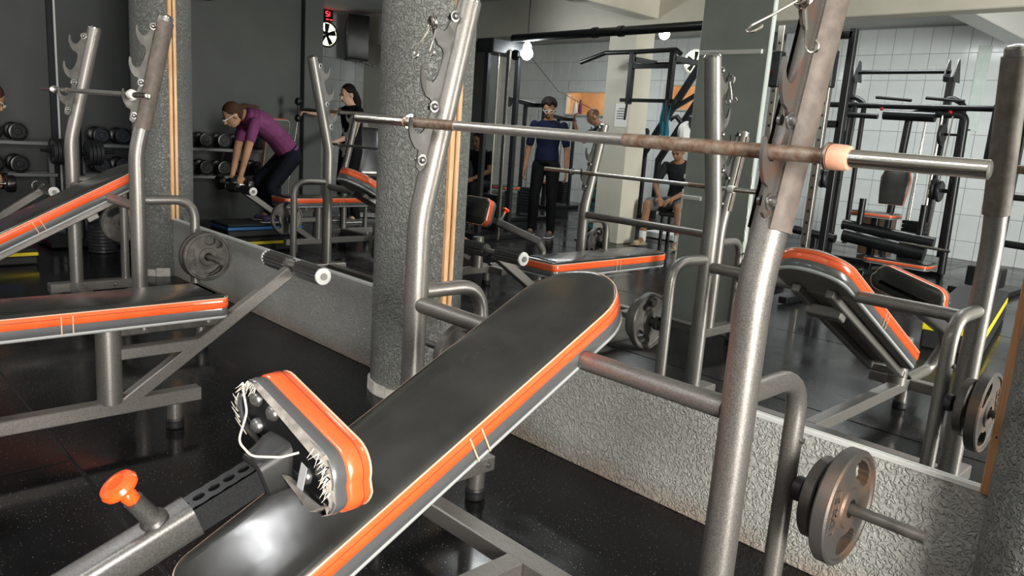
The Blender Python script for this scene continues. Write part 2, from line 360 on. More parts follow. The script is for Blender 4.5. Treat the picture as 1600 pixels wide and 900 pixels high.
# right-hand wall with the street door opening the daylight comes through
struct('wall_right', MB().box((4.15, .0-.9, 1.6), (.2, 2.4, 3.2), 0).box((4.15, -7.1, 1.6), (.2, 5.2, 3.2), 0).box((4.15, -3.3, 2.97), (.2, 2.4, .5), 0), 'cream')
TW, TH = .25, .36
def tile_mesh():
    me = MB().box((0, 0, 0), (TW-.006, .012, TH-.006), .002).mesh('tile', 'tile'); return me
TILE = tile_mesh()
holes = [(-10.82, -9.6, 1.74, 2.19), (-8.42, -7.62, 1.9, 2.33)]
def back_wall():
    x0, x1, z1 = -13.4, 4.2, 3.2; y = -9.65
    m = MB()
    xs = sorted({x0, x1, *[h[0] for h in holes], *[h[1] for h in holes]}); zs = sorted({0, z1, *[h[2] for h in holes], *[h[3] for h in holes]})
    for a, b in zip(xs[:-1], xs[1:]):
        for c, d in zip(zs[:-1], zs[1:]):
            cx, cz = (a+b)/2, (c+d)/2
            if any(h[0] < cx < h[1] and h[2] < cz < h[3] for h in holes): continue
            m.box((cx, y, cz), (b-a, .08, d-c), 0)
    wl = struct('wall_tiled_back', m, 'grout', label='white tiled wall at the back of the gym')
    cells = []
    for i in range(47):
        x = -1.3-TW*(i+.5)
        for j in range(9):
            z = 3.13-TH*(j+.5)
            if any(x+TW*.55 > h[0] and x-TW*.55 < h[1] and z+TH*.55 > h[2] and z-TH*.55 < h[3] for h in holes):
                # cut tiles round the hatches: keep the part left, right, above or below
                for (a, b, c, d) in holes:
                    X0, X1, Z0, Z1 = x-TW/2, x+TW/2, z-TH/2, z+TH/2
                    if X1 > a and X0 < b and Z1 > c and Z0 < d:
                        for (p0, p1, q0, q1) in ((X0, min(a, X1), Z0, Z1), (max(b, X0), X1, Z0, Z1), (max(X0, a), min(X1, b), Z0, min(c, Z1)), (max(X0, a), min(X1, b), max(d, Z0), Z1)):
                            if p1-p0 > .02 and q1-q0 > .02:
                                MB().box(((p0+p1)/2, y+.046, (q0+q1)/2), (p1-p0-.006, .012, q1-q0-.006), .002).build('cut_tile', 'tile', wl)
                        break
                else: cells.append((x, z))
                continue
            cells.append((x, z))
    for x, z in cells[:290]:
        o = link('tile', TILE, wl); o.location = (x, y+.046, z)
    m = MB()
    for x, z in cells[290:]: m.box((x, y+.046, z), (TW-.006, .012, TH-.006), .002)
    o = m.build('far_tiles', 'tile', wl); o['kind'] = 'stuff'
    pl = mat('peach_plaster', (.78, .58, .40), .8, var=.1, vscale=4)
    for k, (a, b, c, d) in enumerate(holes):       # serving hatches into a lit store room
        m = MB(); yy = y-.04
        m.box(((a+b)/2, yy-1.0, (c+d)/2), (b-a+1.2, .04, d-c+1.2), 0); m.box(((a+b)/2, yy-.5, c-.03), (b-a+1.2, 1.0, .04), 0).box(((a+b)/2, yy-.5, d+.62), (b-a+1.2, 1.0, .04), 0)
        for s in (a-.6, b+.6): m.box((s, yy-.5, (c+d)/2+.3), (.04, 1.0, d-c+.7), 0)
        o = struct('window_%d' % (k+1), m, 'peach_plaster', label='lit peach-coloured store room behind the %s tiled hatch' % ('wider' if k == 0 else 'narrower'))
        f = MB()
        for q in ((a, (c+d)/2, .03, d-c), (b, (c+d)/2, .03, d-c)): f.box((q[0], y+.02, q[1]), (q[2], .12, q[3]), .003)
        f.box(((a+b)/2, y+.02, c), (b-a, .14, .03), .003).box(((a+b)/2, y+.02, d), (b-a, .12, .03), .003)
        f.build('window_frame', 'cream', o)
        l = bpy.data.lights.new('store_room_bulb', 'POINT'); l.energy = 16; l.color = (1, .83, .62); l.shadow_soft_size = .08
        lo = bpy.data.objects.new('store_room_bulb', l); col.objects.link(lo); lo.location = ((a+b)/2+.2, yy-.4, d+.3)
back_wall()
def side_tiled():
    wl = struct('wall_tiled_side', MB().box((-12.1, -4.2, 1.6), (.16, 2.8, 3.2), 0), 'grout', label='white tiled side wall with the extractor fan and clock')
    SM = MB().box((0, 0, 0), (.012, .30-.006, .36-.006), .002).mesh('side_tile', 'tile')
    for i in range(9):
        for j in range(8):
            o = link('tile', SM, wl); o.location = (-12.016, -2.95-.30*(i+.5), 3.06-.36*(j+.5))
    struct('wall_jog', MB().box((-10.7, -5.6, 1.6), (2.9, .16, 3.2), 0), 'cream', label='cream wall stub beside the loudspeaker')
    struct('wall_return', MB().box((-12.9, -7.6, 1.6), (.16, 4.2, 3.2), 0), 'cream')
side_tiled()
def chipped_pillar():
    x0, x1, y0, y1 = -3.08, -2.56, -2.49, -2.44
    o = struct('wall_partition_panel', MB().box(((x0+x1)/2, (y0+y1)/2, 1.5), (x1-x0, y1-y0, 3.0), .006), 'greypil', label='grey-green partition panel with chipped edges')
    for xx in (x0, x1):
        for k in range(16):
            z = random.uniform(.45, 1.15); h = random.uniform(.015, .06)
            MB().box((xx, y1, z), (random.uniform(.006, .014), random.uniform(.006, .012), h), .002).build('chip', 'white', o)
    for z, xa, xb in ((1.9, x0+.02, x1-.04), (.92, x0+.0, x0+.16)):
        MB().box(((xa+xb)/2, y1+.008, z), (xb-xa, .016, .028), .003).build('cable_duct', 'white', o)
chipped_pillar()
struct('wall_pillar_cream', MB().box((-6.15, -5.6, 1.5), (.42, .36, 3.0), .006), 'cream', label='cream pillar with a paper notice')
struct('wall_pillar_rear_dark', MB().box((-10.6, -7.1, 1.55), (.46, .34, 3.1), .006), 'dark', label='dark pillar behind the cable tower')
# ------------------------------------------------------------------ weights and bench stations
def plate_mesh(name, rad, th, hub=.022, slots=((62, 74), (285, 74)), material='cast', boss=.045, r0=.50, r1=.83):
    """cast disc lying in y-z (axis x): rim, sunken web, boss and through slots"""
    seg = 96; sr = [rad*(r0+(r1-r0)*q) for q in (0, .12, .3, .7, .88, 1)]; prof = [(hub, .5), (boss, .5), (boss*1.08, .36)]+[(q, .34) for q in sr]+[(rad*.88, .36), (rad*.905, .5), (rad*.97, .5), (rad, .38)]
    rs = [q[0] for q in prof]; hs = [q[1]*th for q in prof]
    def hole(i, k):
        if not (3 <= i <= 7): return False
        a = (k+.5)*360/seg; f = (.72, .9, 1, .9, .72)[i-3]
        return any(abs((a-c+180) % 360-180) < wd/2*f for c, wd in slots)
    vs = []
    for sgn in (1, -1):
        for r, h in zip(rs, hs):
            for k in range(seg):
                a = 2*PI*k/seg; vs.append((sgn*h, r*math.cos(a), r*math.sin(a)))
    nr = len(rs); idx = lambda s, i, k: s*nr*seg+i*seg+k % seg
    fs = []
    for i in range(nr-1):
        for k in range(seg):
            if hole(i, k):
                for (p, q, cond) in (((i, k), (i, k+1), not hole(i-1, k)), ((i+1, k), (i+1, k+1), not hole(i+1, k))):
                    if cond: fs.append((idx(0, *p), idx(0, *q), idx(1, *q), idx(1, *p)))
                if not hole(i, (k-1) % seg): fs.append((idx(0, i, k), idx(0, i+1, k), idx(1, i+1, k), idx(1, i, k)))
                if not hole(i, (k+1) % seg): fs.append((idx(0, i, k+1), idx(0, i+1, k+1), idx(1, i+1, k+1), idx(1, i, k+1)))
                continue
            fs.append((idx(0, i, k), idx(0, i, k+1), idx(0, i+1, k+1), idx(0, i+1, k)))
            fs.append((idx(1, i, k), idx(1, i+1, k), idx(1, i+1, k+1), idx(1, i, k+1)))
    for i in (0, nr-1):
        for k in range(seg): fs.append((idx(0, i, k), idx(0, i, k+1), idx(1, i, k+1), idx(1, i, k)))
    return MB().add(vs, fs).mesh(name, material)
def text_mesh(txt, size, depth, material, name='lettering'):
    c = bpy.data.curves.new('t', 'FONT'); c.body = txt; c.size = size; c.extrude = depth; c.align_x = 'CENTER'; c.align_y = 'CENTER'
    o = bpy.data.objects.new('t', c); col.objects.link(o)
    me = bpy.data.meshes.new_from_object(o); bpy.data.objects.remove(o); me.name = name
    me.materials.clear(); me.materials.append(MATS[material] if material in MATS else M[material]); return me
PLATE_BIG = plate_mesh('plate_big', .128, .034)
PLATE_RUST = plate_mesh('plate_big_rusty', .134, .036, material='castrust', slots=((62, 62), (285, 62)))
PLATE_MED = plate_mesh('plate_medium', .096, .028, material='cast', slots=((90, 60), (210, 60), (330, 60)))
PLATE_DK = plate_mesh('plate_dark', .125, .03, material='castdk', slots=((70, 60), (190, 60), (310, 60)))
T10 = text_mesh('10 KG', .030, .0015, 'cast'); T5 = text_mesh('5 KG', .034, .002, 'castrust'); T5C = text_mesh('5 KG', .03, .0015, 'castdk')
def plate(me, loc, label, group, rx=0., txt=None, side=1, sc=1., radial=True):
    o = link('weight_plate', me); o.location = loc; o.rotation_euler = (rx, 0, 0); o.scale = (sc,)*3
    tag(o, label, 'weight plate', group)
    if txt is not None:
        t = link('raised_lettering', txt, o)
        # lettering stands on the web of the outer face, reading up the disc
        ux = V((0, 0, -1)); nn = V((side, 0, 0)); uy = nn.cross(ux)
        mm = Matrix((ux, uy, nn)).transposed().to_4x4(); mm.translation = V((side*.0135, side*-.083 if False else -.083, 0)); t.matrix_local = mm
        fr = MB()
        for a, b in (((-.105, -.05), (-.062, -.05)), ((-.105, .05), (-.062, .05)), ((-.105, -.05), (-.105, .05)), ((-.062, -.05), (-.062, .05))):
            fr.beam((side*.0125, *a), (side*.0125, *b), .003, .004, up=(1, 0, 0), bev=.0005, ext=.0015)
        fo = fr.build('raised_panel', 'castrust' if txt is T5 else 'cast', o)
        fo.scale = (1, .72, 1); fo.location = (0, -.024, 0)
    return o

def pad(parent, outline, th, frame, name='pad', crown=.006, cover='vinyl', seams=(), board=True, fr=(.14, .36, .74)):
    """upholstered pad; outline CCW in (a,b), frame = (origin, A, B, N) with origin on the underside"""
    O, A, B, N = [V(q) for q in frame]
    ring = lambda d, h: [O+A*a+B*b+N*h for a, b in inset(outline, d)]
    top = MB(); f0, f1, f2 = fr; g = lambda q: f2+(1-f2)*q
    top.loft([ring(-.0005, th*f2), ring(.0005, th*g(.25)), ring(.004, th*g(.6)), ring(.010, th*g(.87)), ring(.020, th), ring(.05, th+crown*.6)], cap0=False, cap1=True)
    o = top.build(name, cover, parent, 60)
    ob = MB().loft([ring(.001, th*f1), ring(-.0035, th*(f1+.04)), ring(-.0045, th*(f1+f2)/2), ring(-.003, th*(f2-.04)), ring(-.0005, th*f2)], False, False).build('orange_band', 'orange', o, 60)
    MB().loft([ring(.003, th*(f0-.02)), ring(.001, th*f0), ring(-.002, th*(f0+f1)/2), ring(.001, th*f1)], False, False).build('grey_band', 'band', o, 60)
    pts = ring(-.0012, th*(f2+.02)); MB().tube(pts, .0022, 6, closed=True).build('piping', 'piping', o)
    sq = ring(-.0042, th*(f1+(f2-f1)*.66)); MB().tube(sq, .0011, 5, closed=True).build('stitch_line', 'stitch', o)
    if board:
        MB().loft([ring(.012, 0), ring(.008, 0), ring(.008, th*.11)], True, True).build('base_board', 'board', o)
        MB().loft([ring(.0075, th*.02), ring(.003, th*.03), ring(.0, th*.08), ring(.001, th*.14), ring(.006, th*.15)], False, False).build('pale_edge', 'pale_edge', o, 60)
    for (i, wd) in seams:                  # clear vinyl overlaps stitched over the band
        for s in (-1, 1):
            a, b = outline[i]; bb = b+s*wd
            sx = 1 if a > 0 else -1
            m = MB(); m.tube([O+A*(a+sx*.0055)+B*bb+N*(th*k) for k in (.12, .3, .5, .72, .8)], .0022, 6); m.build('seam', 'piping', o)
    return o
HOOK = None
def hook_outline():
    """plate with three horns in (t, s): t out from the tube axis, s up along the tube"""
    o = [(.034, -.075), (.050, -.088), (.064, -.080), (.066, -.062)]
    for k in range(3):
        b = k*.152
        o += [(.068, b-.030), (.086, b-.026), (.104, b-.008), (.116, b+.014), (.121, b+.034), (.122, b+.052), (.117, b+.055), (.112, b+.044), (.107, b+.030), (.100, b+.021), (.088, b+.014), (.074, b+.018), (.066, b+.030), (.060, b+.050)]
        if k < 2: o += [(.056, b+.085), (.058, b+.11)]
    o += [(.056, .37), (.050, .395), (.034, .40)]
    return o
def rack(root, sleeve_side=1, hookmats=('hook', 'hook'), pegs=True, hw=.554, LZ=1.0, top=.66, hk_s=.225, z_leg=.775):
    """two bent uprights with hook plates, rear legs, cross tube and base; local origin at floor between the uprights"""
    lean = R(13)
    for s in (-1, 1):
        x = s*hw; u = V((0, math.sin(lean), math.cos(lean))); bend = V((x, 0, LZ)); tp = bend+u*top
        up = MB().tube(fillet([(x, 0, .12), bend, tp], .5, 10), .036, 28).build('upright', 'steel', root)
        MB().lathe([(.036, 0), (.0365, .004), (.03, .012), (.012, .017), (0, .018)], tp, u, 24).build('end_cap', 'chrome', up)
        t = V((0, -u.z, u.y)); o_ = bend+u*hk_s
        hk = MB().prism(hook_outline(), .007, o_+V((.008, 0, 0)), t, u).build('hook_plate', hookmats[0 if s < 0 else 1], root, 25)
        for ss in (-.055, .105, .375):
            c = o_+t*.050+u*ss+V((.012, 0, 0))
            m = MB().lathe([(.0165, 0), (.0165, .003), (.011, .0035)], c, (1, 0, 0), 18).lathe([(.0105, .003), (.0105, .007), (.008, .012), (.003, .0145), (0, .015)], c, (1, 0, 0), 16)
            m.lathe([(.0105, 0), (.0105, .006), (.006, .009), (0, .01)], c-V((.016, 0, 0)), (-1, 0, 0), 12); m.build('bolt', 'bolt', hk)
        if s == sleeve_side:
            a0, a1 = R(-62), R(205); prof = [(.0375, .12), (.0425, .12), (.0425, top-.02), (.0375, top-.02), (.0375, .12)]
            MB().lathe(prof, bend, u, 28, a0, a1, ref=(1, 0, 0)).build('leather_sleeve', 'sleeve', root)
        leg = fillet([(x, .03, z_leg), (x, .275, z_leg), (x, .275, .13)], .11, 9)
        lg = MB().tube(leg, .0235, 18).build('rear_leg', 'steel', root)
        MB().lathe([(.0, .008), (.007, .007), (.009, 0)], (x+s*.022, .275, .62), (s, 0, 0), 10).build('set_screw', 'bolt', lg)
        if pegs:
            pg = MB().tube([(x+s*.02, .285, .50), (x+s*.31, .285, .50)], .0135, 14).build('plate_peg', 'cast', root)
            MB().lathe([(.03, 0), (.03, .02), (.024, .024), (.014, .026)], (x+s*.024, .285, .50), (s, 0, 0), 16).build('peg_stop', 'rubber', pg)
        b = MB().box((x, .10, .135), (.08, .50, .055), .004).build('base_beam', 'steel', root)
        for yy in (-.115, .30):
            foot((x, yy, 0), root)
        for yy in (.20, .315): MB().lathe([(.0, .012), (.007, .010), (.010, .004), (.010, 0)], (x+.04, yy, .137), (1, 0, 0), 10).build('bolt', 'bolt', b)
    MB().tube([(-hw+.03, 0, .74), (hw-.03, 0, .74)], .0245, 20).build('cross_tube', 'steel', root)
    MB().box((0, -.02, .135), (2*hw-.08, .06, .055), .004).build('base_crossbeam', 'steel', root)
def foot(p, root):
    x, y, z = p
    f = MB().lathe([(.030, .03), (.031, .108)], (x, y, 0), (0, 0, 1), 20).build('foot', 'steel', root)
    MB().lathe([(.026, .0), (.034, .004), (.037, .018), (.034, .03), (.036, .036), (.033, .044), (.030, .044)], (x, y, 0), (0, 0, 1), 20).build('rubber_cap', 'rubber', f)
ST = .2   # half width helper
def tongue(w, L, rend, rhead):
    """long pad: square-ish foot end at b=0 with corner radius rend, rounded head at b=L"""
    a = w/2; o = []
    o += arc(a-rend, rend, rend, 270, 360, 6)
    o += [(a, L*k/10) for k in range(2, 9)]
    o += [(rhead_x, rhead_y) for rhead_x, rhead_y in [(a*math.cos(R(q)), L-rhead+rhead*math.sin(R(q))) for q in range(0, 181, 10)]]
    o += [(-a, L*k/10) for k in range(8, 1, -1)]
    o += arc(-a+rend, rend, rend, 180, 270, 6)
    return o
def incline_station(label, loc, sc=1., seat_back=0., seat_roll=0., seat_pose=(0., .35, .165, .105), torn=False, group=None, hookmats=('hook', 'hook'), rz=0., seat_dy=0.):
    t = thing('incline_bench_station', label, 'bench press', loc, rz, group, sc)
    rack(t, 1, hookmats)
    ang = R(27); B = V((0, math.cos(ang), math.sin(ang))); N = V((0, -math.sin(ang), math.cos(ang))); A = V((1, 0, 0))
    th = .098; low = V((-.012, -.90, .372))-N*th
    out = tongue(.29, 1.22, .05, .15)
    iR = min(range(len(out)), key=lambda i: abs(out[i][0]-.145)+abs(out[i][1]-.61)); iL = min(range(len(out)), key=lambda i: abs(out[i][0]+.145)+abs(out[i][1]-.61))
    p_ = pad(t, out, th, (low, A, B, N), 'backrest', seams=((iR, .018), (iL, .018)), fr=(.14, .46, .87))
    m = MB()                                  # angle-iron frame under the pad
    for s in (-.07, .07): m.beam(low+A*s+B*-.03-N*.02, low+A*s+B*1.05-N*.02, .035, .035, up=N)
    m.beam(low-A*.09-B*.03-N*.02, low+A*.09-B*.03-N*.02, .035, .035, up=N)
    m.build('pad_frame', 'steel', t)
    hp = low+B*.98-N*.03
    MB().beam(low+B*.86-A*.075-N*.045, low+B*.86+A*.075-N*.045, .06, .045, up=N).build('pad_bracket', 'steel', t)
    MB().box((0, -.615, .135), (.06, 1.13, .055), .004).build('main_beam', 'steel', t)
    MB().tube([(0, -1.03, .155), (0, -1.03, .40)], .045, 24).build('seat_post', 'steel', t)
    foot((0, -1.14, 0), t); foot((0, -1.14, 0), t) if False else None
    MB().box((0, -1.17, .135), (.36, .06, .055), .004).build('front_base_beam', 'steel', t)
    # adjustable seat on a pierced tube
    sa = R(20); D = V((0, math.cos(sa), math.sin(sa))); U = V((0, -math.sin(sa), math.cos(sa))); X = V((1, 0, 0))
    s0 = V((.06 if torn else 0, -1.442-seat_back, .401-seat_back*.25)); j = s0+D*.55; e = s0+D*(.70+seat_dy)
    h = MB(); hol = rrect(.031, .031, .014, 4)
    h.loft([[s0+D*d+X*a+U*b for a, b in hol] for d in (0, .54, .55)], True, False); h.loft([[s0+D*d+X*a*.86+U*b*.86 for a, b in hol] for d in (.55, .53)], False, False)
    ho = h.build('seat_tube_holder', 'steel_mid', t)
    MB().tube(fillet([s0+D*.02, s0-D*.08+V((0, 0, -.06)), V((0, -1.50-seat_back, .15)), V((0, -1.17, .15))], .07), .03, 14).build('seat_stay', 'steel', t)
    k0 = s0+D*.495+U*.03; kd = (U*.97-D*.25).normalized()
    MB().lathe([(.024, 0), (.022, .008), (.0165, .012), (.0155, .055), (.016, .058)], k0, kd, 20).build('plunger_barrel', 'steel_mid', ho)
    kn = MB().lathe([(.012, .055), (.0125, .062), (.014, .070), (.011, .078), (.018, .084), (.0295, .088), (.031, .094), (.028, .101), (.016, .105), (.015, .1035), (.0, .103)], k0, kd, 24).build('knob', 'plastic_or', t)
    # inner tube with through holes: four walls, the top one pierced
    w2 = .0255; it = MB(); L0, L1 = j-D*.05, e
    n_h = 7; ln = (L1-L0).length; fr = lambda a, d: L0+D*d+X*a+U*w2
    for sx in (-1, 1): it.loft([[L0+D*d+X*sx*w2-U*(w2-.002), L0+D*d+X*sx*w2+U*(w2-.002), L0+D*d+X*sx*(w2-.003)+U*(w2-.004), L0+D*d+X*sx*(w2-.003)-U*(w2-.004)] for d in (0, ln)], True, True)
    it.loft([[L0+D*d+X*a+U*b for a, b in ((-w2+.002, -w2), (w2-.002, -w2), (w2-.002, -w2+.003), (-w2+.002, -w2+.003))] for d in (0, ln)], True, True)
    step = ln/n_h; hr = .0095
    for k in range(n_h):
        c = step*(k+.5); q = 16; outer = []; inner = []
        for i in range(q):
            a = 2*PI*i/q+PI/q; ca, sa_ = math.cos(a), math.sin(a); mm = max(abs(ca)/(w2-.002), abs(sa_)/(step/2))
            outer.append(fr(ca/mm, c+sa_/mm)); inner.append(fr(hr*ca, c+hr*sa_*1.15))
        low_ = [v-U*.004 for v in inner]
        it.add(outer+inner+low_, [(i, (i+1) % q, q+(i+1) % q, q+i) for i in range(q)]+[(q+i, q+(i+1) % q, 2*q+(i+1) % q, 2*q+i) for i in range(q)])
    it.build('pierced_tube', 'steel_dk', t)
    MB().loft([[e-D*.03+D*d+X*a*f+U*b*f for a, b in rrect(.034, .034, .014, 4)] for d, f in ((0, .95), (.004, 1.08), (.03, 1.2), (.05, 1.35), (.07, 1.38))]).build('tube_boot', 'rubber', t)
    az, el, sa_, sb_ = seat_pose
    N2 = V((math.sin(az)*math.cos(el), math.cos(az)*math.cos(el), math.sin(el))); X2 = N2.cross(V((0, 0, 1))).normalized(); U2 = X2.cross(N2)
    c, s_ = math.cos(seat_roll), math.sin(seat_roll); A2 = X2*c-U2*s_; B2 = U2*c+X2*s_
    base = e+D*.02+B2*.01 if not torn else V((.088, -.775, .695))
    so = []; rc = .05
    for cx, cy, a0, a1 in ((sa_-rc, -sb_+rc, 270, 360), (sa_-rc-.012, sb_-rc, 0, 90), (-sa_+rc+.012, sb_-rc, 90, 180), (-sa_+rc, -sb_+rc, 180, 270)): so += arc(cx, cy, rc, a0, a1, 7)
    sp = pad(t, so, .092, (base, A2, B2, N2), 'seat', seams=(), board=False, crown=.01, fr=(.05, .34, .84))
    bd = MB().loft([[base+A2*a+B2*b+N2*hh for a, b in inset(so, d)] for d, hh in ((.022, .012), (.02, .010), (.008, .012))], True, False).build('seat_board', 'black', sp)
    for a, b in ((-.115, .022), (-.055, .028), (.075, -.022), (-.10, -.03), (.12, .02)):
        MB().lathe([(.016, 0), (.0155, .006), (.011, .012), (.004, .015), (0, .0155)], base+A2*a+B2*b+N2*.012, -N2, 14).build('coach_bolt', 'bolt', sp)
    if torn:
        # ragged torn edge of the cover: thin curled flaps and frayed threads
        rim = inset(so, .012); fl = MB(); n = len(so)
        rr = random.Random(3); ro = []; ri = []
        for i, (a, b) in enumerate(so):
            a2, b2 = rim[i]; k = rr.uniform(.2, 1.9) if i % 2 else rr.uniform(.0, .9)
            ro.append(base+A2*a*1.0+B2*b*1.0+N2*.006); ri.append(base+A2*(a+(a2-a)*k)+B2*(b+(b2-b)*k)-N2*rr.uniform(-.004, .006))
        fl.loft([ro, ri], False, False); f = fl.build('torn_cover_edge', 'torn', sp)
        th_ = MB()
        for i in range(70):
            a, b = so[rr.randrange(n//4, n)]; a += rr.uniform(-.01, .01); q = base+A2*a*.95+B2*b*.93-N2*.002
            dn = (B2*-.6*(1 if b > 0 else -1)-N2*.35+A2*rr.uniform(-.4, .4)).normalized(); th_.tube([q, q+dn*rr.uniform(.008, .024)], [.0012, .0003], 5)
        fo_ = th_.build('frayed_threads', 'thread', sp); fo_['kind'] = 'stuff'
        cpts = [base+A2*a+B2*b-N2*hh for a, b, hh in ((-.150, .040, .004), (-.135, .02, .006), (-.11, .0, .010), (-.06, -.022, .05), (-.01, -.02, .05), (.035, .0, .02), (.06, .022, .004))]
        MB().tube(fillet(cpts, .04, 5), .0022, 8).build('elastic_cord', 'thread', sp)
        MB().prism([(-.009, -.035), (.009, -.035), (.009, .035), (-.009, .035)], .0015, base+A2*.085-B2*.022-N2*.006, A2, (V((0, 0, 1))-A2*A2.z).normalized()).build('hanging_tag', 'tagmat', sp)
        fp = MB().loft([[base+A2*a+B2*b-N2*hh for a, b, hh in ((.03, -.045, .01), (.13, -.052, .012), (.16, -.02, .01), (.10, -.062, .006))], [base+A2*a+B2*b+N2*.01 for a, b in ((.03, -.055), (.13, -.062), (.165, -.02), (.10, -.07))]], True, True)
        fp.build('torn_flap', 'torn', sp)
    return t
mat('stitch', (.30, .04, .015), .5); mat('pale_edge', (.36, .37, .37), .35); mat('torn', (.30, .27, .24), .5, var=.3, vscale=40); mat('thread', (.66, .60, .52), .7); mat('tagmat', (.42, .42, .44), .5)
def decline_station(label, loc, rz=PI, group=None, sc=1.):
    """bench on the local -y side of its rack, leg rollers at the far (local -y) end"""
    t = thing('decline_bench_station', label, 'bench press', loc, rz, group, sc)
    rack(t, -1, LZ=.78, top=.605, hk_s=.21, z_leg=.70)
    A, B, N = V((1, 0, 0)), V((0, 1, 0)), V((0, 0, 1)); th = .095
    out = tongue(.29, 1.16, .035, .12); low = V((0, -1.03, .472))
    iR = min(range(len(out)), key=lambda i: abs(out[i][0]-.145)+abs(out[i][1]-.58)); iL = min(range(len(out)), key=lambda i: abs(out[i][0]+.145)+abs(out[i][1]-.58))
    pad(t, out, th, (low, A, B, N), 'bench_pad', seams=((iR, .018), (iL, .018)), fr=(.14, .46, .87))
    MB().tube([(0, -.62, .155), (0, -.62, .475)], .045, 26).build('bench_post', 'steel', t)
    MB().box((0, -.505, .135), (.06, .91, .055), .004).build('main_beam', 'steel', t)
    foot((0, -.86, 0), t)
    # roller arm
    MB().beam((0, -.64, .345), (0, -.96, .345), .046, .046).build('roller_strut', 'steel', t)
    MB().beam((0, -.655, .135), (0, -1.36, .615), .05, .05, up=(1, 0, 0)).build('roller_arm', 'steel', t)
    fl = MB(); fl.box((0, -.86, .43), (.012, .42, .035), .002).build('slide_bar', 'hook', t)
    for yy in (-.75, -1.0): MB().tube([(0, yy, .43), (0, yy, .475)], .017, 14).build('pad_pin', 'steel', t)
    MB().lathe([(.011, 0), (.011, .006), (.006, .011), (0, .012)], (.006, -.90, .43), (1, 0, 0), 12).build('bolt', 'bolt', t)
    ax = MB().tube([(-.255, -1.385, .632), (.255, -1.385, .632)], .015, 14).build('roller_axle', 'steel', t)
    for s in (-1, 1):
        m = MB(); nrib = 15; prof = []
        ring = [(((.0325 if k % 2 else .0385))*math.cos(2*PI*k/(2*nrib)), ((.0325 if k % 2 else .0385))*math.sin(2*PI*k/(2*nrib))) for k in range(2*nrib)]
        m.loft([[V((x_, -1.385+a*f, .632+b*f)) for a, b in ring] for x_, f in ((s*.045, .8), (s*.05, 1), (s*.235, 1), (s*.24, .85))], True, True)
        fo = m.build('foam_roller', 'foam', t, 20)
        MB().lathe([(.036, 0), (.037, .004), (.0365, .009), (.034, .011), (0, .011)], (s*.238, -1.385, .632), (s, 0, 0), 24).build('roller_cap', 'alu', fo)
    return t
def barbell(label, a, b, cz=.0145, sleeves=(.28, .25), rust=((.16, .27), (.55, .80)), group=None, collars=True, cmat='collar'):
    a, b = V(a), V(b); L = (b-a).length; d = (b-a).normalized()
    t = thing('barbell', label, 'barbell', a, 0, group); t.rotation_mode = 'QUATERNION'; t.rotation_quaternion = V((1, 0, 0)).rotation_difference(d)
    X = lambda u: (u*L, 0, 0)
    cuts = [0, sleeves[0]/L]+[q for r in rust for q in r]+[1-sleeves[1]/L, 1]
    MB().lathe([(.0, 0), (.009, .0), (.012, .001), (.0145, .003), (.0145, sleeves[0])], (0, 0, 0), (1, 0, 0), 20).build('end_sleeve', 'chrome', t)
    MB().lathe([(.0, 0), (.009, .0), (.012, .001), (.0155, .003), (.0155, sleeves[1])], (L, 0, 0), (-1, 0, 0), 20).build('end_sleeve', 'chrome', t)
    pr = sleeves[0]
    segs = []
    for r0, r1 in rust:
        if r0*L > pr: segs.append((pr, r0*L, 'bar', 'shaft'))
        segs.append((r0*L, r1*L, 'rust', 'rusty_section')); pr = r1*L
    if pr < L-sleeves[1]: segs.append((pr, L-sleeves[1], 'bar', 'shaft'))
    for p0, p1, mm, nm in segs:
        if p1-p0 > .004:
            rr = .0135 if mm == 'bar' else .0145
            MB().tube([(p0, 0, 0), (p1, 0, 0)], rr, 20).build(nm, mm, t)
    if collars:
        MB().lathe([(.0145, 0), (.026, 0), (.027, .002), (.026, .005), (.0145, .005)], (L-sleeves[1]-.012, 0, 0), (1, 0, 0), 24).build('washer', 'chrome', t)
        MB().lathe([(.0145, 0), (.022, .0), (.0235, .006), (.0225, .028), (.0205, .034), (.0145, .034)], (L-sleeves[1]-.006, 0, 0), (1, 0, 0), 24).build('collar', cmat, t)
        MB().lathe([(.0145, 0), (.023, 0), (.024, .002), (.023, .005), (.0145, .005)], (sleeves[0]+.006, 0, 0), (-1, 0, 0), 20).build('washer', 'chrome', t)
        MB().lathe([(.0145, 0), (.02, .0), (.0205, .006), (.018, .014), (.0145, .014)], (sleeves[0], 0, 0), (-1, 0, 0), 20).build('collar', cmat, t)
    return t
def spring_clip(label, loc, d1, d2, ax=(1, 0, 0), sc=1.):
    """coiled wire collar hung on a hook tip, with two looped wire handles along d1 and d2"""
    t = thing('spring_clip', label, 'spring clip', loc, 0, 'spring clips on the hooks', sc)
    z = V(ax).normalized(); x = z.orthogonal().normalized(); y = z.cross(x); pts = []
    for k in range(0, 61): a = 2*PI*k/20; pts.append(z*(-.009+.018*k/60)+x*.0175*math.cos(a)+y*.0175*math.sin(a))
    MB().tube(pts, .0027, 7).build('coil', 'chrome', t)
    for s, d in ((-1, d1), (1, d2)):
        d = V(d); L = d.length; d = d.normalized(); n_ = (V((1, 0, 0))-d*d.x).normalized(); b = z*(s*.009)+(d-z*d.dot(z)).normalized()*.012
        q = [b, b+d*L*.5, b+d*L*.86-n_*.004, b+d*L+n_*.004, b+d*L*.99+n_*.018, b+d*L*.88+n_*.022, b+d*L*.76+n_*.016]
        MB().tube(fillet(q, .014, 5), .0027, 7).build('handle', 'chrome', t)
    return t

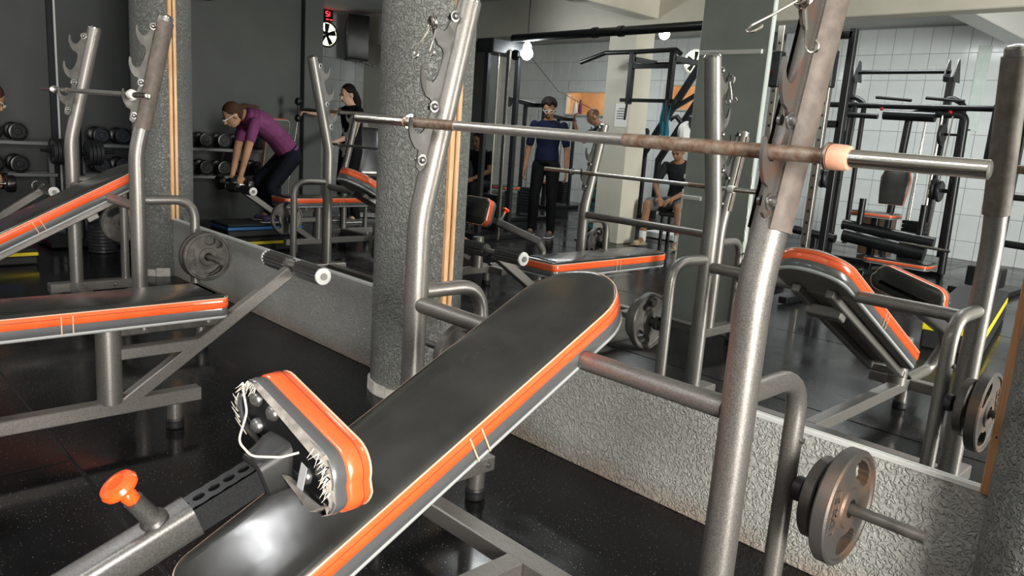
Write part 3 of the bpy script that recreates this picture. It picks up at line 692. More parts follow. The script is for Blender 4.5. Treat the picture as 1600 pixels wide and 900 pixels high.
FX, FY = -1.285, -.82
incline_station('incline bench press station nearest the camera, its seat torn open underneath', (FX, FY, 0), seat_roll=.27, seat_pose=(-.05, .01, .174, .060), torn=True, hookmats=('hook', 'coppered'))
S1 = 1.045; F1 = (-4.69, -.886)
incline_station('incline bench press station at far left beside the dark wall', (F1[0], F1[1], 0), sc=S1, seat_roll=0, seat_back=.27)
barbell('long bare steel barbell with rust patches on the nearest rack', (-2.155, -.846, 1.287), (-.35, -.846, 1.267), rust=((.165, .275), (.60, .855)))
barbell('thin bare barbell with pale collars on the far left rack', (-5.75, -.92, 1.348), (-3.82, -.92, 1.326), sleeves=(.30, .22), rust=((.30, .31),), cmat='paper')
# plates on the pegs of the nearest station
plate(PLATE_MED, (FX+.554+.085, FY+.285, .50), 'small inner plate on the near peg, behind the rusty disc', 'plates on the nearest station', .4)
plate(PLATE_RUST, (FX+.554+.135, FY+.285, .50), 'rusty cast iron plate, outermost on the near peg of the closest rack', 'plates on the nearest station', R(-8), T5)
plate(PLATE_BIG, (FX-.554-.085, FY+.285, .50), 'large grey plate on the hidden far peg of the closest rack', 'plates on the nearest station', .3)
plate(PLATE_MED, (FX-.554-.128, FY+.285, .50), 'small grey plate outermost on the far peg of the closest rack', 'plates on the nearest station', .9)
k = S1
plate(PLATE_BIG, (F1[0]+k*(.554+.085), F1[1]+k*.285, .50*k), 'grey plate behind the 10 KG disc on the far left rack', 'plates on the far left station', .4)
plate(PLATE_BIG, (F1[0]+k*(.554+.127), F1[1]+k*.285, .50*k), 'grey 10 KG plate facing the camera on the far left rack', 'plates on the far left station', R(6), T10)
plate(PLATE_BIG, (F1[0]-k*(.554+.085), F1[1]+k*.285, .50*k), 'grey slotted plate on the far peg of the far left rack', 'plates on the far left station', 1.)
DX, DY = -3.03, -1.975
decline_station('decline bench press station with leg rollers, in front of the middle column', (DX, DY, 0))
barbell('bare barbell resting on the rack behind the decline bench', (-3.97, -1.937, 1.036), (-2.17, -1.937, 1.036), rust=((.2, .27), (.70, .78)), cmat='paper')
plate(PLATE_BIG, (DX-.554-.085, DY-.285, .50), 'large plate on the far peg behind the decline bench', 'plates on the decline station', .3)
plate(PLATE_MED, (DX-.554-.128, DY-.285, .50), 'small plate on the far peg behind the decline bench', 'plates on the decline station', .8)
plate(PLATE_BIG, (DX+.554+.085, DY-.285, .50), 'large plate on the near peg behind the decline bench', 'plates on the decline station', .3)
spring_clip('wire spring clip hanging from the top hook of the far upright', (-1.828, -.813, 1.566), (-.03, -.035, -.085), (.01, -.03, -.085), (.2, 1, .2))
spring_clip('wire spring clip hanging from the top hook of the near upright', (-.715, -.812, 1.553), (-.055, -.075, -.06), (.018, .0, -.085), (.3, 1, -.5))
# ------------------------------------------------------------------ far end: bench, steps, dumbbells
B4 = (-6.52, -2.14)
decline_station('decline bench press station at the far end by the dumbbell rack', (B4[0], B4[1], 0))
plate(PLATE_DK, (B4[0]+.554+.085, B4[1]-.285, .50), 'dark plate on the near peg of the far end decline rack', 'plates on the far end station', .3)
plate(PLATE_BIG, (B4[0]-.554-.085, B4[1]-.285, .50), 'grey plate on the far peg of the far end decline rack', 'plates on the far end station', .3)
barbell('barbell on the rack of the far end decline bench', (B4[0]-.88, B4[1]+.038, 1.036), (B4[0]+.88, B4[1]+.038, 1.036), cmat='paper', rust=((.3, .32),))
mat('step_rubber', (.018, .018, .019), .55, bump=.2, bscale=300); mat('yellow_band', (.85, .68, .03), .4); mat('blue_band', (.03, .17, .50), .4)
def step(label, c, d, band, rz=0., grp='aerobic step boxes'):
    t = thing('step_platform', label, 'step', c, rz, grp); x, y, z = d
    MB().box((0, 0, z*.28), (x, y, z*.56), .012).build('base', 'step_rubber', t)
    MB().box((0, 0, z*.66), (x+.004, y+.004, z*.22), .004).build('colour_band', band, t)
    MB().box((0, 0, z*.885), (x, y, z*.23), .012).build('tread', 'step_rubber', t)
    return t
step('black step platform with yellow band on the floor by the far column', (-7.08, -1.12, 0), (.44, .74, .125), 'yellow_band')
step('black step platform with blue band, under the foot of the woman in purple', (-7.16, -1.22, .126), (.40, .78, .125), 'blue_band')
step('large black step platform with yellow band on the floor behind the camera', (-1.67, -4.45, .0), (.38, 1.85, .24), 'yellow_band', R(-9.6))
# dumbbells on two two-tier racks
RUB = mat('black_rubber_dumbbell', (.008, .008, .009), .3)
def dumbbell_proto():
    t = thing('dumbbell', 'x', 'dumbbell', (0, 0, 0))
    MB().tube([(-.065, 0, 0), (.065, 0, 0)], .015, 12).build('handle', 'chrome', t)
    for s in (-1, 1):
        h = MB().lathe([(.03, .055), (.070, .058), (.082, .066), (.085, .08), (.085, .125), (.080, .137), (.068, .139), (.062, .131), (.036, .131), (.032, .137), (.0, .138)], (0, 0, 0), (s, 0, 0), 26).build('head', 'black_rubber_dumbbell', t)
        for k in range(3):
            a = 2*PI*k/3+.5; MB().lathe([(.012, .0), (.011, .006), (.0, .007)], (s*.131, .049*math.cos(a), .049*math.sin(a)), (s, 0, 0), 10).build('stud', 'black_rubber_dumbbell', h)
    return t
DB = [None]
ORD = 'first second third fourth fifth sixth seventh eighth ninth tenth'.split()
def dumb_rack(y0, y1, lab, end):
    t = thing('dumbbell_rack', lab, 'dumbbell rack', (-8.72, (y0+y1)/2, 0)); L = y1-y0; tiers = (.56, .865)
    for z in tiers:
        for dx in (-.10, .10):
            MB().beam((dx, -L/2-.05, z), (dx, L/2+.05, z+0), .05, .035, up=(0, 0, 1)).build('rail', 'racklight', t)
    for yy in (-L/2-.03, L/2+.03):
        MB().beam((-.05, yy, .0), (-.05, yy, .87), .07, .05, up=(0, 1, 0)).build('post', 'racklight', t)
        MB().box((0, yy, .02), (.42, .07, .04), .004).build('foot_bar', 'racklight', t)
    n = int((L-.1)/.205)
    for ti, z in enumerate(tiers):
        for k in range(n):
            if DB[0] is None: o = dumbbell_proto(); DB[0] = o
            else: o = copy_tree(DB[0])
            o.location = (-8.72, y0+.12+.205*k, z+.0185+.085); o.rotation_euler = (random.uniform(0, 2), 0, 0)
            o['label'] = 'black rubber dumbbell, %s along the %s tier of the %s rack' % (ORD[k], ('lower', 'upper')[ti], end)
            o['group'] = 'dumbbells on the two-tier racks'
mat('racklight', (.17, .175, .175), .45, .3)
dumb_rack(-2.25, -.22, 'pale two-tier dumbbell rack along the dark wall, nearer the benches', 'longer')
dumb_rack(.12, 1.25, 'pale two-tier dumbbell rack in the recess behind the far column', 'shorter')
# plate tree and loose plates
t = thing('plate_tree', 'dark plate storage tree beside the dumbbell racks', 'plate rack', (-7.75, -.20, 0))
MB().box((0, 0, .04), (.5, .62, .05), .005).build('base', 'black', t)
MB().tube([(0, 0, .06), (0, 0, 1.06)], .028, 14).build('post', 'black', t)
for z in (.36, .82):
    for s in (-1, 1): MB().tube([(0, 0, z), (0, s*.30, z+.03)], .014, 12).build('peg', 'black', t)
PL_Y = plate_mesh('plate_tree_plate', .115, .028, material='castdk', slots=((70, 60), (190, 60), (310, 60)))
i = 0
for z, s, n_ in ((.82, -1, 5), (.82, 1, 4), (.36, 1, 4), (.36, -1, 3)):
    for k in range(n_):
        o = link('weight_plate', PL_Y); o.rotation_euler = (random.uniform(0, 3), 0, PI/2+.0); o.location = (-7.75, -.20+s*(.075+.032*k), z+.012+.003*k)
        tag(o, 'dark plate, %s from the post on the %s %s peg of the plate tree' % (ORD[k], 'upper' if z > .5 else 'lower', 'nearer' if s < 0 else 'farther'), 'weight plate', 'plates stored on the tree')
for k in range(8):
    o = link('weight_plate', PL_Y); o.rotation_euler = (0, PI/2, random.uniform(0, 3)); o.location = (-7.28, -.16, .018+.030*k+.0); 
    tag(o, 'dark plate lying flat, %s from the floor in the stack by the column' % ORD[k], 'weight plate', 'plates stacked flat on the floor')
o = link('weight_plate', PLATE_BIG); o.location = (-7.42, -.30, .80); o.scale = (1, 1, 1)
bpy.data.objects.remove(o)
# pink bottle
mat('pink_plastic', (.75, .01, .22), .3, coat=.3)
t = thing('water_bottle', 'bright pink water bottle on the floor under the benches', 'bottle', (-8.05, -.56, 0))
MB().lathe([(.034, 0), (.039, .006), (.039, .10), (.036, .115), (.039, .13), (.039, .17), (.028, .2), (.022, .205)], seg=22).build('body', 'pink_plastic', t)
MB().lathe([(.024, .203), (.024, .23), (.014, .235), (.013, .25), (0, .252)], seg=18).build('cap', 'pink_plastic', t)
# upright utility bench behind the woman in purple
t = thing('utility_bench', 'black adjustable bench with upright orange-edged back near the dumbbells', 'bench', (-8.2, -1.85, 0), R(-90))
MB().box((0, 0, .05), (.06, 1.0, .05), .004).build('base_beam', 'black', t)
for yy in (-.47, .47): MB().box((0, yy, .025), (.40, .06, .05), .004).build('foot_bar', 'black', t)
MB().beam((0, .1, .07), (0, .0, .40), .05, .05, up=(1, 0, 0)).build('post', 'black', t)
pad(t, rrect(.14, .16, .04), .06, ((0, -.12, .40), (1, 0, 0), (0, 1, 0), (0, 0, 1)), 'seat')
pad(t, rrect(.13, .40, .05), .06, ((0, .16, .86), (-1, 0, 0), (0, .25, .97), (0, -.97, .25)), 'backrest')
MB().beam((0, .25, .10), (0, .25, .75), .04, .04, up=(1, 0, 0)).build('back_strut', 'black', t)
# wall bits
t = thing('wall_fan', 'black caged wall fan high on the dark wall', 'fan', (-9.19, -1.46, 2.72))
MB().tube([(0, 0, 0), (.22, 0, .0)], .03, 12).build('arm', 'black', t)
cg = MB()
for rr, xx in ((.22, .22), (.22, .30), (.12, .33), (.12, .19)):
    cg.tube([(xx, rr*math.cos(2*PI*k/40), rr*math.sin(2*PI*k/40)) for k in range(40)], .004, 6, closed=True)
for k in range(28):
    a = 2*PI*k/28; c, s = math.cos(a), math.sin(a); cg.tube([(.18, .03*c, .03*s), (.19, .12*c, .12*s), (.22, .22*c, .22*s), (.30, .22*c, .22*s), (.33, .12*c, .12*s), (.34, .03*c, .03*s)], .0022, 5)
cg.build('cage', 'black', t)
for k in range(3):
    a = 2*PI*k/3; c, s = math.cos(a), math.sin(a)
    MB().loft([[V((.25+.02*u, r_*c-u*.06*s, r_*s+u*.06*c)) for u, r_ in ((-1, rr*.9), (1, rr), (1, rr+.005), (-1, rr*.9+.005))] for rr in (.03, .1, .18)]).build('blade', 'steel_dk', t)
t = thing('soap_dispenser', 'small white dispenser on the dark wall by the far column', 'dispenser', (-9.2, -1.30, 1.30))
MB().box((.04, 0, .1), (.08, .10, .2), .012).build('body', 'paper', t); MB().box((.075, 0, .15), (.02, .05, .06), .004).build('label_card', 'collar', t)
t = thing('led_clock', 'black wall clock with red lit digits', 'clock', (-12.0, -4.70, 3.0))
MB().box((.03, 0, 0), (.05, .30, .18), .006).build('case', 'black', t)
mat('red_led', (1, .02, .03), .4, emit=6)
def seven(ch, y, z, h, parent):
    segs = {'0': 'abcdef', '1': 'bc', '2': 'abged', '3': 'abgcd', '5': 'afgcd', '8': 'abcdefg'}[ch]; w_ = h*.55
    P_ = {'a': ((0, 1), (1, 1)), 'b': ((1, 1), (1, .5)), 'c': ((1, .5), (1, 0)), 'd': ((0, 0), (1, 0)), 'e': ((0, 0), (0, .5)), 'f': ((0, .5), (0, 1)), 'g': ((0, .5), (1, .5))}
    m = MB()
    for q in segs:
        (a, b), (c, d) = P_[q]; m.beam((.058, y+a*w_, z+b*h), (.058, y+c*w_, z+d*h), .012, .004, up=(1, 0, 0), bev=.001)
    m.build('digit', 'red_led', parent)
for ch, y in (('1', -.12), ('2', -.05), ('3', .05)): seven(ch, y, -.01, .075, t)
for yy in (-.11, -.04, .06): MB().box((.058, yy, -.06), (.004, .045, .014), .001).build('small_digits', 'red_led', t)
def extractor(label, loc, ax):
    t = thing('extractor_fan', label, 'fan', loc); ax = V(ax)
    x = V((0, 0, 1)).cross(ax); u = V((0, 0, 1))
    MB().lathe([(.185, 0), (.215, 0), (.215, .05), (.185, .05), (.185, 0)], (0, 0, 0), ax, 36).build('ring', 'chrome', t)
    MB().lathe([(0, .004), (.186, .004)], (0, 0, 0), ax, 36).build('daylight_opening', 'daylit', t)
    for k in range(5):
        a = 2*PI*k/5+.4; d = x*math.cos(a)+u*math.sin(a); e = x*-math.sin(a)+u*math.cos(a)
        MB().loft([[d*r_-e*w_+ax*.022, d*r_+e*w_+ax*.03, d*r_+e*w_+ax*.034, d*r_-e*w_+ax*.026] for r_, w_ in ((.03, .022), (.1, .036), (.178, .045))]).build('blade', 'black', t)
    MB().lathe([(.05, .01), (.05, .04), (.03, .05), (0, .052)], (0, 0, 0), ax, 20).build('hub', 'black', t)
mat('daylit', (.9, .92, .80), .6, emit=.7)
extractor('round extractor fan on the tiled side wall below the clock', (-12.0, -4.74, 2.70), (1, 0, 0))
extractor('round extractor fan high on the tiled back wall', (-7.85, -9.60, 2.72), (0, 1, 0))
t = thing('loudspeaker', 'large black loudspeaker on a wall bracket in the corner', 'loudspeaker', (-11.65, -5.15, 2.31), R(28))
MB().loft([[(a*f, b, z) for a, b in ((-.2, -.17), (.2, -.17), (.23, .17), (-.23, .17))] for z, f in ((.0, .92), (.05, 1), (.68, 1), (.72, .94))]).build('cabinet', 'black', t)
MB().box((0, .175, .36), (.43, .012, .64), .006).build('grille', 'step_rubber', t); MB().box((.0, .184, .44), (.09, .005, .016), .001).build('badge', 'alu', t)
MB().beam((0, -.05, .0), (0, -.30, -.06), .05, .04).build('bracket', 'black', t)
o = MB().box((0, 0, .33), (.05, .16, .66), .01).build('fire_hose_cabinet', 'redpaint') if False else None
mat('redpaint', (.5, .01, .015), .4)
t = thing('fire_extinguisher', 'red fire extinguisher hung on the tiled side wall', 'extinguisher', (-11.93, -4.70, 1.04))
MB().lathe([(.07, 0), (.075, .02), (.075, .45), (.06, .52), (.025, .55), (.025, .58)], seg=20).build('cylinder', 'redpaint', t)
MB().box((.03, 0, .61), (.12, .03, .04), .005).build('valve', 'black', t); MB().tube([(.06, 0, .6), (.11, 0, .5), (.10, 0, .15)], .012, 8).build('hose', 'black', t)
# ------------------------------------------------------------------ machines on the far side of the room (seen in the mirrors)
def weight_stack(t, x, y, z0, n, rods=True, ztop=2.1):
    for k in range(n): MB().box((x, y, z0+.045*k+.02), (.26, .14, .04), .004).build('stack_plate', 'black', t)
    if rods:
        for s in (-.08, .08): MB().tube([(x+s, y, z0), (x+s, y, ztop)], .011, 10).build('guide_rod', 'chrome', t)
t = thing('cable_crossover', 'tall cable crossover machine with a long black top beam', 'gym machine', (0, 0, 0))
for X in (-6.95, -3.75):
    for yy in (-4.45, -3.95): MB().beam((X, yy, .0), (X, yy, 2.28), .07, .05, up=(0, 1, 0)).build('post', 'steel_dk', t)
    MB().box((X, -4.2, 2.26), (.30, .62, .16), .01).build('head_plate', 'steel_dk', t)
    MB().box((X, -4.2, .03), (.42, .8, .06), .006).build('base', 'black', t)
    weight_stack(t, X, -4.2, .08, 10, True, 2.2)
    pu = MB().lathe([(.06, -.012), (.05, -.006), (.05, .006), (.06, .012)], (X+.2, -4.2, 2.18), (0, 1, 0), 20).build('pulley', 'black', t)
MB().tube([(-6.8, -4.2, 2.37), (-3.9, -4.2, 2.39)], .045, 16).build('top_beam', 'black', t)
for X in (-5.55, -5.2): MB().lathe([(.055, -.03), (.055, .03)], (X, -4.2, 2.38), (1, 0, 0), 18).build('clamp', 'black', t)
MB().beam((-6.62, -3.98, .02), (-6.62, -3.98, 2.2), .05, .03, up=(0, 1, 0)).build('bright_upright', 'chrome', t)
MB().tube([(-6.55, -4.2, 2.2), (-6.3, -4.5, 1.8), (-6.1, -5.0, 1.6)], .004, 6).build('cable', 'black', t)

t = thing('pull_up_frame', 'black pull-up and dip frame bolted to the cream pillar', 'gym machine', (0, 0, 0))
y = -4.98
for X in (-5.63, -5.08):
    MB().beam((X, y, 1.70), (X, y, 2.27), .06, .06, up=(0, 1, 0)).build('side_post', 'black', t)
    MB().tube([(X, y+.02, 1.75), (X, y+.04, 1.52)], .014, 8).build('hanger', 'black', t)
MB().beam((-5.66, y, 2.12), (-5.05, y, 2.12), .05, .05).build('cross_bar', 'black', t)
MB().beam((-5.75, y, 1.745), (-4.98, y, 1.745), .04, .04).build('lower_bar', 'black', t)
MB().tube(fillet([(-6.37, y+.05, 2.17), (-6.03, y, 2.28), (-5.6, y, 2.28), (-5.05, y, 2.29), (-4.98, y, 2.24)], .05), .026, 12).build('pull_up_bar', 'black', t)
for X in (-5.63, -5.08): MB().beam((X, y, 2.2), (X, -5.42, 2.2), .06, .06).build('wall_arm', 'black', t); 
MB().beam((-6.0, -5.41, 2.2), (-5.05, -5.41, 2.2), .08, .02).build('wall_plate', 'black', t)
o = thing('paper_notice', 'white paper notice with printed lines on the cream pillar', 'notice', (-6.06, -5.417, 1.45))
MB().box((0, 0, .14), (.20, .004, .28), .001).build('sheet', 'paper', o)
for k in range(5): MB().box((-.0, .003, .22-.03*k), (.15 if k else .1, .002, .009), .0005).build('print_line', 'black', o)

t = thing('incline_press', 'black diagonal-rail press machine beside the grey partition panel', 'gym machine', (0, 0, 0))
for dy in (0, -.5):
    MB().beam((-7.35, -7.6+dy, 1.02), (-6.39, -7.6+dy, 2.52), .085, .085, up=(0, 1, 0)).build('rail', 'black', t)
    MB().beam((-6.85, -7.6+dy, 1.80), (-6.25, -7.6+dy, 2.12), .06, .06, up=(0, 1, 0)).build('brace', 'black', t)
    MB().beam((-6.25, -7.6+dy, .0), (-6.25, -7.6+dy, 2.15), .08, .08, up=(0, 1, 0)).build('post', 'black', t)
    MB().beam((-7.35, -7.6+dy, .0), (-7.35, -7.6+dy, 1.05), .08, .08, up=(0, 1, 0)).build('post', 'black', t)
MB().box((-6.8, -7.85, .04), (1.3, .62, .08), .006).build('base', 'black', t)
t = thing('leg_curl_machine', 'pale grey lever machine behind the seated man', 'gym machine', (-6.05, -6.95, 0))
MB().box((0, 0, .05), (.5, 1.0, .08), .006).build('base', 'white', t); MB().beam((0, 0, .05), (0, .0, 1.45), .12, .12, up=(0, 1, 0)).build('post', 'white', t)
MB().lathe([(.14, -.05), (.16, 0), (.14, .05)], (0, .1, 1.45), (1, 0, 0), 24).build('cam', 'white', t)
for s in (-1, 1): MB().tube([(0, 0, 1.45), (s*.12, .2, 1.66), (s*.2, .22, 1.62)], .035, 10).build('lever', 'steel_dk', t)
# half rack with pierced uprights
t = thing('half_rack', 'half rack with pierced steel uprights near the grey partition panel', 'gym machine', (0, 0, 0))
for X in (-3.42, -2.95):
    u = MB().beam((X, -4.2, .02), (X, -4.2, 2.35), .06, .06, up=(0, 1, 0)).build('upright', 'chrome', t)
    for k in range(18): MB().lathe([(.0, .001), (.011, .001), (.011, -.002)], (X, -4.169, .5+.1*k), (0, 1, 0), 10).build('hole', 'black', u)
    MB().beam((X, -4.55, .02), (X, -4.55, 2.35), .06, .06, up=(0, 1, 0)).build('rear_post', 'black', t)
    MB().box((X, -4.38, .04), (.08, .9, .06), .005).build('foot_bar', 'black', t)
    MB().box((X, -4.19, 1.98), (.09, .09, .30), .008).build('carriage', 'black', t)
    MB().lathe([(.0, .05), (.022, .045), (.024, .03), (.01, .02), (.01, 0)], (X-.045, -4.15, 1.96), (-.5, 1, 0), 14).build('knob', 'redpaint', t)
for z in (1.55, 2.3): MB().beam((-3.42, -4.55, z), (-2.95, -4.55, z), .06, .06).build('cross_bar', 'black', t)
MB().lathe([(.11, -.03), (.11, .03)], (-3.18, -4.3, 2.28), (0, 1, 0), 24).build('pulley', 'steel_dk', t)
# big multi gym against the tiled wall
t = thing('multi_gym', 'big black multi gym against the tiled wall with an orange-edged seat', 'gym machine', (0, 0, 0))
y = -7.3
for X in (-4.22, -3.10):
    MB().beam((X, y-.35, .0), (X, y-.35, 2.26), .075, .075, up=(0, 1, 0)).build('tall_post', 'steel_dk', t)
    for dx in (-.05, .05): MB().prism([(-.12, 0), (.10, 0), (.12, .06), (.02, .26), (-.03, .24)], .012, (X+dx, y-.35, 2.20), (0, 1, 0), (0, 0, 1)).build('pulley_cheek', 'steel_dk', t)
    MB().tube(fillet([(X, y-.3, 1.6), (X, y-.3, 2.05), (X+.2, y-.3, 1.95), (X+.22, y-.3, .2)], .1), .03, 12).build('bent_post', 'black', t)
MB().tube([(-4.2, y-.35, 2.32), (-3.12, y-.35, 2.32)], .025, 12).build('top_bar', 'black', t)
MB().tube([(-4.55, y, 1.90), (-2.45, y, 1.89)], .032, 12).build('press_bar', 'black', t)
for X in (-4.0, -2.5): MB().beam((X, y, 1.93), (X+.01, y+.05, 1.32), .05, .05, up=(0, 1, 0)).build('press_arm', 'black', t)
for dx in (-.25, .30): MB().tube([(-3.30+dx-.2, y+.06, 1.99), (-3.30+dx+.2, y+.06, 1.96)], .018, 10).build('grip', 'black', t)
MB().tube([(-3.62, y+.08, 1.79), (-3.06, y+.08, 1.78)], .055, 16).build('arm_roller', 'black', t)
MB().tube([(-4.05, y+.05, 1.78), (-3.70, y+.05, 1.77)], .03, 12).build('arm_roller', 'black', t)
for X, Z in ((-3.66, 1.86), (-2.92, 1.84)): MB().ell((X, y+.07, Z), (.022, .022, .022)).build('red_pin', 'redpaint', t)
fr = fillet([(-3.42, y, .05), (-3.36, y, 1.82), (-2.78, y, 1.82), (-2.74, y, .05)], .09)
MB().tube(fr, .042, 14).build('stack_frame', 'steel_dk', t)
weight_stack(t, -3.08, y+.05, .12, 11, True, 1.8)
for X in (-3.2, -2.93): MB().tube([(X, y+.06, .3), (X+.04, y+.06, 1.8)], .008, 8).build('cable', 'chrome', t)
for X, Z in ((-2.98, 1.60), (-2.90, .97), (-2.96, .99), (-4.2, 1.0), (-4.26, 1.0)):
    MB().lathe([(.02, -.02), (.11, -.02), (.12, -.01), (.12, .01), (.11, .02), (.02, .02)], (X, y+.02, Z), (1, 0, 0), 22).build('loaded_plate', 'castdk', t)
    MB().tube([(X, y+.02, Z), (X+.16, y+.02, Z)], .013, 8).build('plate_peg', 'black', t)
out = [(-.13, 0), (.13, 0), (.15, .16), (.16, .30), (.12, .42), (-.12, .42), (-.16, .30), (-.15, .16)]
pad(t, out, .07, ((-3.27, y+.35, .78), (-1, 0, 0), (0, -.12, .99), (0, .99, .12)), 'backrest')
pad(t, rrect(.24, .16, .06), .06, ((-3.33, y+.62, .64), (1, 0, 0), (0, 1, 0), (0, 0, 1)), 'seat')
pad(t, rrect(.34, .17, .08), .07, ((-2.95, y+.75, .16), (1, 0, 0), (0, 1, 0), (0, 0, 1)), 'lower_seat')
MB().beam((-3.33, y+.6, .0), (-3.33, y+.6, .64), .07, .07, up=(0, 1, 0)).build('seat_post', 'black', t)
MB().beam((-2.95, y+.72, .0), (-2.95, y+.72, .17), .07, .07, up=(0, 1, 0)).build('seat_post', 'black', t)
MB().tube([(-3.6, y+.80, .53), (-2.65, y+.72, .45)], .06, 16).build('leg_roller', 'black', t)
MB().tube([(-3.55, y+.86, .42), (-2.7, y+.80, .33)], .075, 16).build('leg_roller', 'black', t)
for X in (-3.42, -2.78): MB().tube([(X, y+.8, .52), (X, y+.8, .84)], .035, 12).build('upright_roller', 'black', t)
MB().tube([(-2.95, y+.85, .42), (-2.45, y+.85, .40)], .016, 10).build('loading_bar', 'chrome', t)
MB().box((-3.6, y-.1, .03), (1.7, .09, .06), .006).box((-3.3, y+.35, .03), (.09, 1.1, .06), .006).build('base', 'black', t)
t = thing('plyo_box', 'plain brown wooden box on the floor behind the multi gym', 'box', (-3.95, -8.5, 0), R(10))
m = MB().box((0, 0, .17), (.32, .30, .34), .006).build('carcass', 'brownbox', t) if False else None
wood('brownbox', (.10, .06, .03), (.14, .085, .045))
for s in (-1, 1): MB().box((s*.15, 0, .26), (.018, .3, .5), .002).build('side_panel', 'brownbox', t); MB().box((0, s*.141, .26), (.28, .018, .5), .002).build('side_panel', 'brownbox', t)
MB().box((0, 0, .515), (.33, .31, .018), .002).build('top_panel', 'brownbox', t)
t = thing('preacher_bench', 'small black bench with bar handle in front of the multi gym', 'bench', (-3.55, -5.85, 0))
MB().tube([(-.30, 0, .46), (.16, .0, .42)], .045, 14).build('roller', 'black', t); MB().beam((-.06, 0, .02), (-.06, 0, .44), .06, .06, up=(0, 1, 0)).build('post', 'black', t)
MB().box((-.06, 0, .03), (.42, .3, .05), .005).build('base', 'black', t)
t = thing('storage_post', 'black machine post at the right of the tiled wall', 'gym machine', (-2.15, -6.6, 0))
for yy in (0, -.4): MB().beam((0, yy, .0), (0, yy, 2.1), .07, .07, up=(0, 1, 0)).build('post', 'black', t)
MB().tube([(-.02, .05, .55), (.6, .05, .53)], .035, 10).build('peg', 'black', t); MB().tube([(-.1, .0, 1.0), (.4, .0, 1.0)], .03, 10).build('peg', 'black', t)
MB().box((0, -.2, .03), (.5, .8, .06), .006).build('base', 'black', t); MB().box((.05, .1, .2), (.3, .24, .2), .01).build('foot_box', 'black', t)
# worn teal crates under a table
mat('teal_worn', (.015, .02, .022), .7, rgb2=(.06, .20, .22), vscale=14, lo=.45, hi=.55)
for k in range(4):
    t = thing('storage_crate', 'worn teal crate, %s from the floor beside the seated man' % ORD[k], 'crate', (-6.85, -6.35, .215*k), R(4*(k % 2)), 'stacked teal crates')
    for s in (-1, 1): MB().box((s*.24, 0, .10), (.02, .36, .19), .004).build('side_panel', 'teal_worn', t); MB().box((0, s*.18, .10), (.46, .02, .19), .004).build('side_panel', 'teal_worn', t)
    MB().box((0, 0, .012), (.46, .34, .02), .002).build('bottom', 'teal_worn', t); MB().box((0, 0, .203), (.52, .40, .018), .004).build('lid', 'black', t)
t = thing('towel', 'teal towel hung on the pull-up frame', 'towel', (-5.15, -5.03, 1.745))
m = MB(); rg = []
for k in range(9):
    z = .024-.40*k/8; rg.append([(-.055+.11*j/8+.01*math.sin(k), -.028+.012*math.sin(j*1.7+k*.5)+d, z) for d in (0, .008) for j in (range(9) if d == 0 else range(8, -1, -1))])
m.loft(rg).build('cloth', 'tealcloth', t) if mat('tealcloth', (.02, .16, .22), .8) else None
t = thing('plastic_bag', 'crumpled clear plastic bag on the rack beside the crates', 'bag', (-6.85, -6.33, .86))
mat('bag_plastic', (.55, .55, .55), .25, coat=.4)
m = MB(); rr = random.Random(5)
m.loft([[(.20*f*math.cos(2*PI*j/18)*(1+rr.uniform(-.15, .15)), .15*f*math.sin(2*PI*j/18)*(1+rr.uniform(-.15, .15)), z) for j in range(18)] for f, z in ((.8, .0), (1.05, .04), (1, .10), (.7, .16), (.3, .20))]).build('bag', 'bag_plastic', t, 20)
# lat machine and stacks around the standing man
def tower(label, x, y, h, rz=0., top=True):
    t = thing('cable_tower', label, 'gym machine', (x, y, 0), rz)
    for s in (-.2, .2): MB().beam((s, 0, 0), (s, 0, h), .05, .05, up=(0, 1, 0)).build('post', 'black', t)
    MB().beam((-.2, 0, h), (.2, 0, h), .06, .06).build('top_bar', 'black', t); weight_stack(t, 0, 0, .08, 9, True, h-.05)
    MB().box((0, .2, .03), (.5, .9, .06), .006).build('base', 'black', t)
    MB().beam((0, 0, h), (0, .55, h+.05), .06, .06).build('jib', 'black', t); MB().lathe([(.06, -.02), (.06, .02)], (0, .55, h), (1, 0, 0), 18).build('pulley', 'black', t)
    MB().beam((0, .45, .06), (0, .45, .45), .06, .06, up=(0, 1, 0)).build('seat_post', 'black', t)
    pad(t, rrect(.18, .16, .05), .06, ((0, .5, .45), (1, 0, 0), (0, 1, 0), (0, 0, 1)), 'seat')
tower('black pulldown tower behind the man in the navy shirt', -8.35, -6.2, 1.72)
tower('black pulldown tower under the lit hatch', -9.6, -8.3, 1.60)
tower('black cable tower at the left beside the dark rear pillar', -8.1, -4.35, 1.95, R(-20))
tower('black weight tower between the crates and the tiled wall', -8.3, -8.75, 1.5)
def seat_machine(label, x, y, rz):
    t = thing('seated_machine', label, 'gym machine', (x, y, 0), rz)
    MB().box((0, 0, .04), (.55, 1.0, .07), .006).build('base', 'black', t); MB().beam((0, -.35, .05), (0, -.35, 1.35), .08, .08, up=(0, 1, 0)).build('post', 'black', t)
    pad(t, rrect(.2, .18, .05), .07, ((0, .1, .42), (1, 0, 0), (0, 1, 0), (0, 0, 1)), 'seat'); pad(t, rrect(.17, .34, .07), .07, ((0, -.12, .88), (-1, 0, 0), (0, -.2, .98), (0, .98, .2)), 'backrest')
    MB().beam((0, .1, .05), (0, .1, .44), .07, .07, up=(0, 1, 0)).build('seat_post', 'black', t)
    for s in (-1, 1): MB().tube(fillet([(s*.05, -.35, 1.3), (s*.35, -.3, 1.3), (s*.35, .15, 1.1)], .08), .022, 10).build('lever', 'black', t)
seat_machine('black seated press machine with orange-edged pads behind the woman in black', -9.35, -3.95, R(-70))
